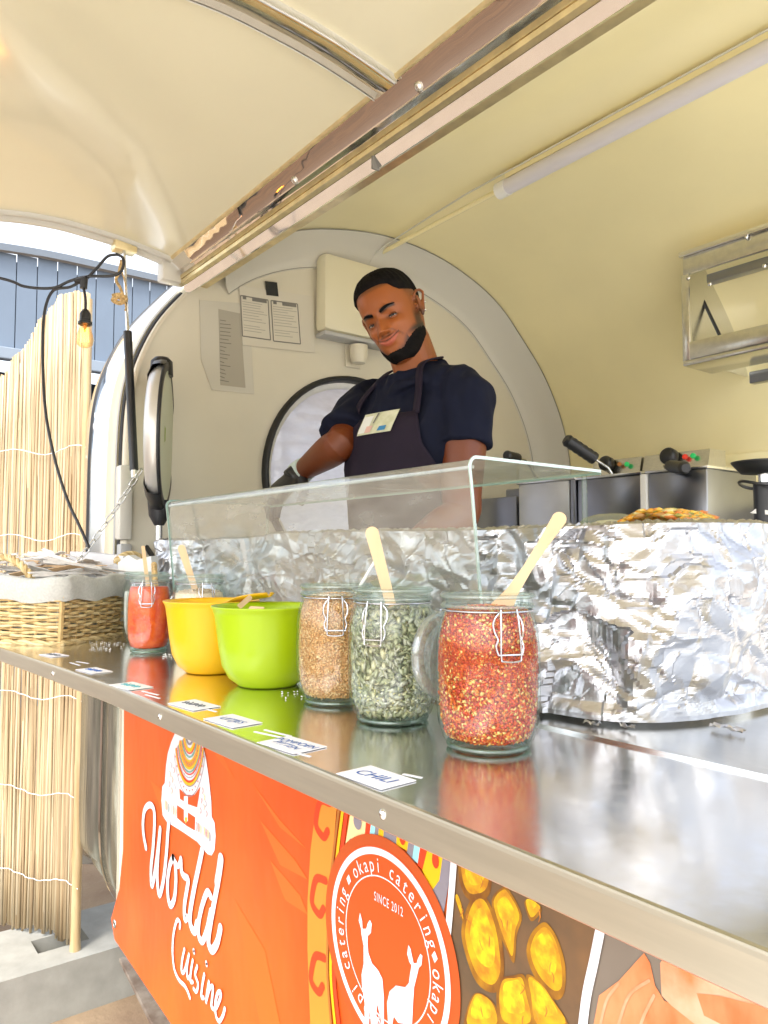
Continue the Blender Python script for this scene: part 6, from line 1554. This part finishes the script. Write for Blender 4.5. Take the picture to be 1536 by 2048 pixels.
# clothes
navy = mat('navy_cotton', (.004, .006, .020), .85, noise_amt=.1, noise_scale=14, bump=.004, bump_scale=9, spec=.25)
apr = mat('dark_apron', (.014, .008, .020), .8, noise_amt=.12, noise_scale=14, bump=.003, bump_scale=11, spec=.3)
rw = torso_rows(LEV[:-2] + [(-1.495, 1.232, -.08, .166, .116, TW), (-1.497, 1.235, -.14, .172, .118, TW)], 1.03)
for row_i, row in enumerate(rw):
    for i, p in enumerate(row):
        p += V(math.cos(i * .13) * 0, 0, 0) + (p - V(-1.48, 1.235, p.z)).normalized() * (.004 * math.sin(i * 1.05 + row_i * .8) + .003 * math.sin(i * .5 - row_i))
tv, tf = grid(rw, closed=True); tf.append(tuple(range(48))); tf.append(tuple((len(rw) - 1) * 48 + i for i in range(48))[::-1])
nkd = (head_base - NB).normalized()
shirt_parts = [(tv, tf)]
def add_shirt(bm):
    bm.verts.index_update(); shirt_parts.append(([x_.co.copy() for x_ in bm.verts], [tuple(q.index for q in p.verts) for p in bm.faces])); bm.free()
add_shirt(limb([SR + V(.05, .0, .02), SR, SR.lerp(EL, .35), SR.lerp(EL, .80)], [.064, .071, .070, .069]))
add_shirt(limb([SL + V(-.05, .0, .02), SL + V(.0, 0, .003), SL.lerp(E2, .3), SL.lerp(E2, .42)], [.064, .067, .067, .067]))
add_shirt(limb([NB + V(.01, .005, -.05), NB + V(.0, .004, -.012), NB + nkd * .026], [.10, .088, .070]))
add_shirt(limb([NB + V(-.10, .0, -.045), NB + V(0, .005, -.02), NB + V(.10, .01, -.045)], [.06, .062, .06]))
shirt = remesh('t_shirt', shirt_parts, .005, 5, navy, man)
def folds(o, amp, sc):
    nm_ = [v_.normal.copy() for v_ in o.data.vertices]; out_ = []
    for v_, nv_ in zip(o.data.vertices, nm_):
        p = v_.co; q_ = V(p.x * sc * 1.4 + p.z * sc * .5, p.y * sc, p.z * sc * .55 - p.x * sc * .4)
        out_ += list(p + nv_ * (amp * (.45 - abs(noise.noise(q_))) + amp * .5 * noise.noise(q_ * 2.3)))
    o.data.vertices.foreach_set('co', out_); o.data.update()
folds(shirt, .013, 11)
# apron bib: a sheet laid over the chest, with neck strap and patch
def chest(a, z, k_=1.075):
    import bisect
    lv = sorted([(l[2], l) for l in LEV]); zz = [l[0] for l in lv]
    i = max(0, min(len(lv) - 2, bisect.bisect(zz, z) - 1)); t_ = (z - zz[i]) / (zz[i + 1] - zz[i]); A2 = [lv[i][1][j] + (lv[i + 1][1][j] - lv[i][1][j]) * t_ for j in range(6)]
    ca, sa = math.cos(a), math.sin(a); e = 2 / 2.5
    return V(A2[0], A2[1], z) + V(math.cos(TW), math.sin(TW), 0) * (A2[3] * k_ * math.copysign(abs(ca) ** e, ca)) + V(-math.sin(TW), math.cos(TW), 0) * (A2[4] * k_ * math.copysign(abs(sa) ** e, sa))
rows = []
for z in np.linspace(.335, -.5, 44):
    wq = interp([(-.5, 1.25), (.10, 1.15), (.2, .98), (.26, .62), (.335, .48)], z)
    rows.append([chest(-PI / 2 + s_ * wq, max(z, -.15), 1.115 + .006 * math.sin(s_ * 9 + z * 22)) + V(0, 0, min(0, z + .15)) for s_ in np.linspace(-1, 1, 30)])
o = obj('apron', grid(rows), apr, man, 'all'); md = o.modifiers.new('t', 'SOLIDIFY'); md.thickness = .003
for s_, nk in ((-.46, NB + V(-.062, -.02, .02)), (.46, NB + V(.066, -.012, .022))):
    p0 = chest(-PI / 2 + s_, .33, 1.12)
    base_p = catmull([p0, chest(-PI / 2 + s_ * 1.0, .385, 1.20), nk + V(0, -.04, -.005), nk + V(0, .02, .02), nk + V(-(nk.x - NB.x) * .95, .062, .03)], 5)
    rows = [[p + V(-.011, 0, 0), p + V(.011, 0, .0)] for p in base_p]
    oo = obj('apron_strap', grid(rows), apr, man, 'all'); md = oo.modifiers.new('t', 'SOLIDIFY'); md.thickness = .004; md.offset = 0
pr_ = []
for z in np.linspace(.345, .292, 5): pr_.append([chest(-PI / 2 + s_ - .06 + (z - .31) * 1.3, z, 1.150) + V(0, -.003, 0) for s_ in np.linspace(-.19, .24, 8)])
pt = obj('apron_patch', grid(pr_), mat('pale_patch', (.55, .56, .36), .7, col2=(.66, .66, .5), noise_scale=60), man, 'all')
def patch_bit(name, s0, s1, z0, z1, m):
    obj(name, grid([[chest(-PI / 2 + s_ - .06 + (z - .31) * 1.3, z, 1.152) + V(0, -.0045, 0) for s_ in np.linspace(s0, s1, 4)] for z in (z0, z1)]), m, pt)
patch_bit('patch_print', -.17, -.03, .338, .296, mat('patch_white', (.75, .76, .72), .7)); patch_bit('patch_mark', .08, .16, .308, .297, mat('patch_blue', (.04, .22, .45), .7)); patch_bit('patch_seam', .0, .015, .343, .318, M['ink'])
patch_bit('patch_mark', -.06, .02, .312, .296, mat('patch_pink', (.7, .45, .38), .7))
# trousers
tp_ = []
for sx in (-.088, .088):
    b3 = tube(bmesh.new(), [V(-1.497 + sx, 1.235, -.10), V(-1.50 + sx, 1.235, -.5), V(-1.50 + sx, 1.25, -.95)], [.098, .075, .06], 18); b3.verts.index_update()
    tp_.append(([q_.co.copy() for q_ in b3.verts], [tuple(w_.index for w_ in p_.verts) for p_ in b3.faces])); b3.free()
remesh('trousers', tp_, .012, 2, M['black'], man)
# black glove and pale cuff on the reaching hand
gparts = []
def addg(vf):
    if isinstance(vf, bmesh.types.BMesh):
        vf.verts.index_update(); gparts.append(([q_.co.copy() for q_ in vf.verts], [tuple(w_.index for w_ in p_.verts) for p_ in vf.faces])); vf.free()
    else: gparts.append(vf)
hand_parts(WR, HN, V(.2, -.2, 1), 1, addg)
addg(tube(bmesh.new(), [EL.lerp(WR, .96), WR.lerp(HN, .5)], [.029, .030], 16))
ctr_ = sum((sum(g_[0], Vector()) for g_ in gparts), Vector()) / sum(len(g_[0]) for g_ in gparts)
glove = remesh('glove', gparts, .0028, 1, M['blackp'], man)
gn_ = []
for v_ in glove.data.vertices: gn_ += list(v_.co + v_.normal * .0022)
glove.data.vertices.foreach_set('co', gn_)
glove.data.update()
dW = (WR - EL).normalized()
obj('cuff', tube(bmesh.new(), [WR - dW * .034, WR - dW * .016, WR + dW * .012], [.033, .0345, .0345], 24), mat('pale_cuff', (.62, .74, .72), .4), man, True)
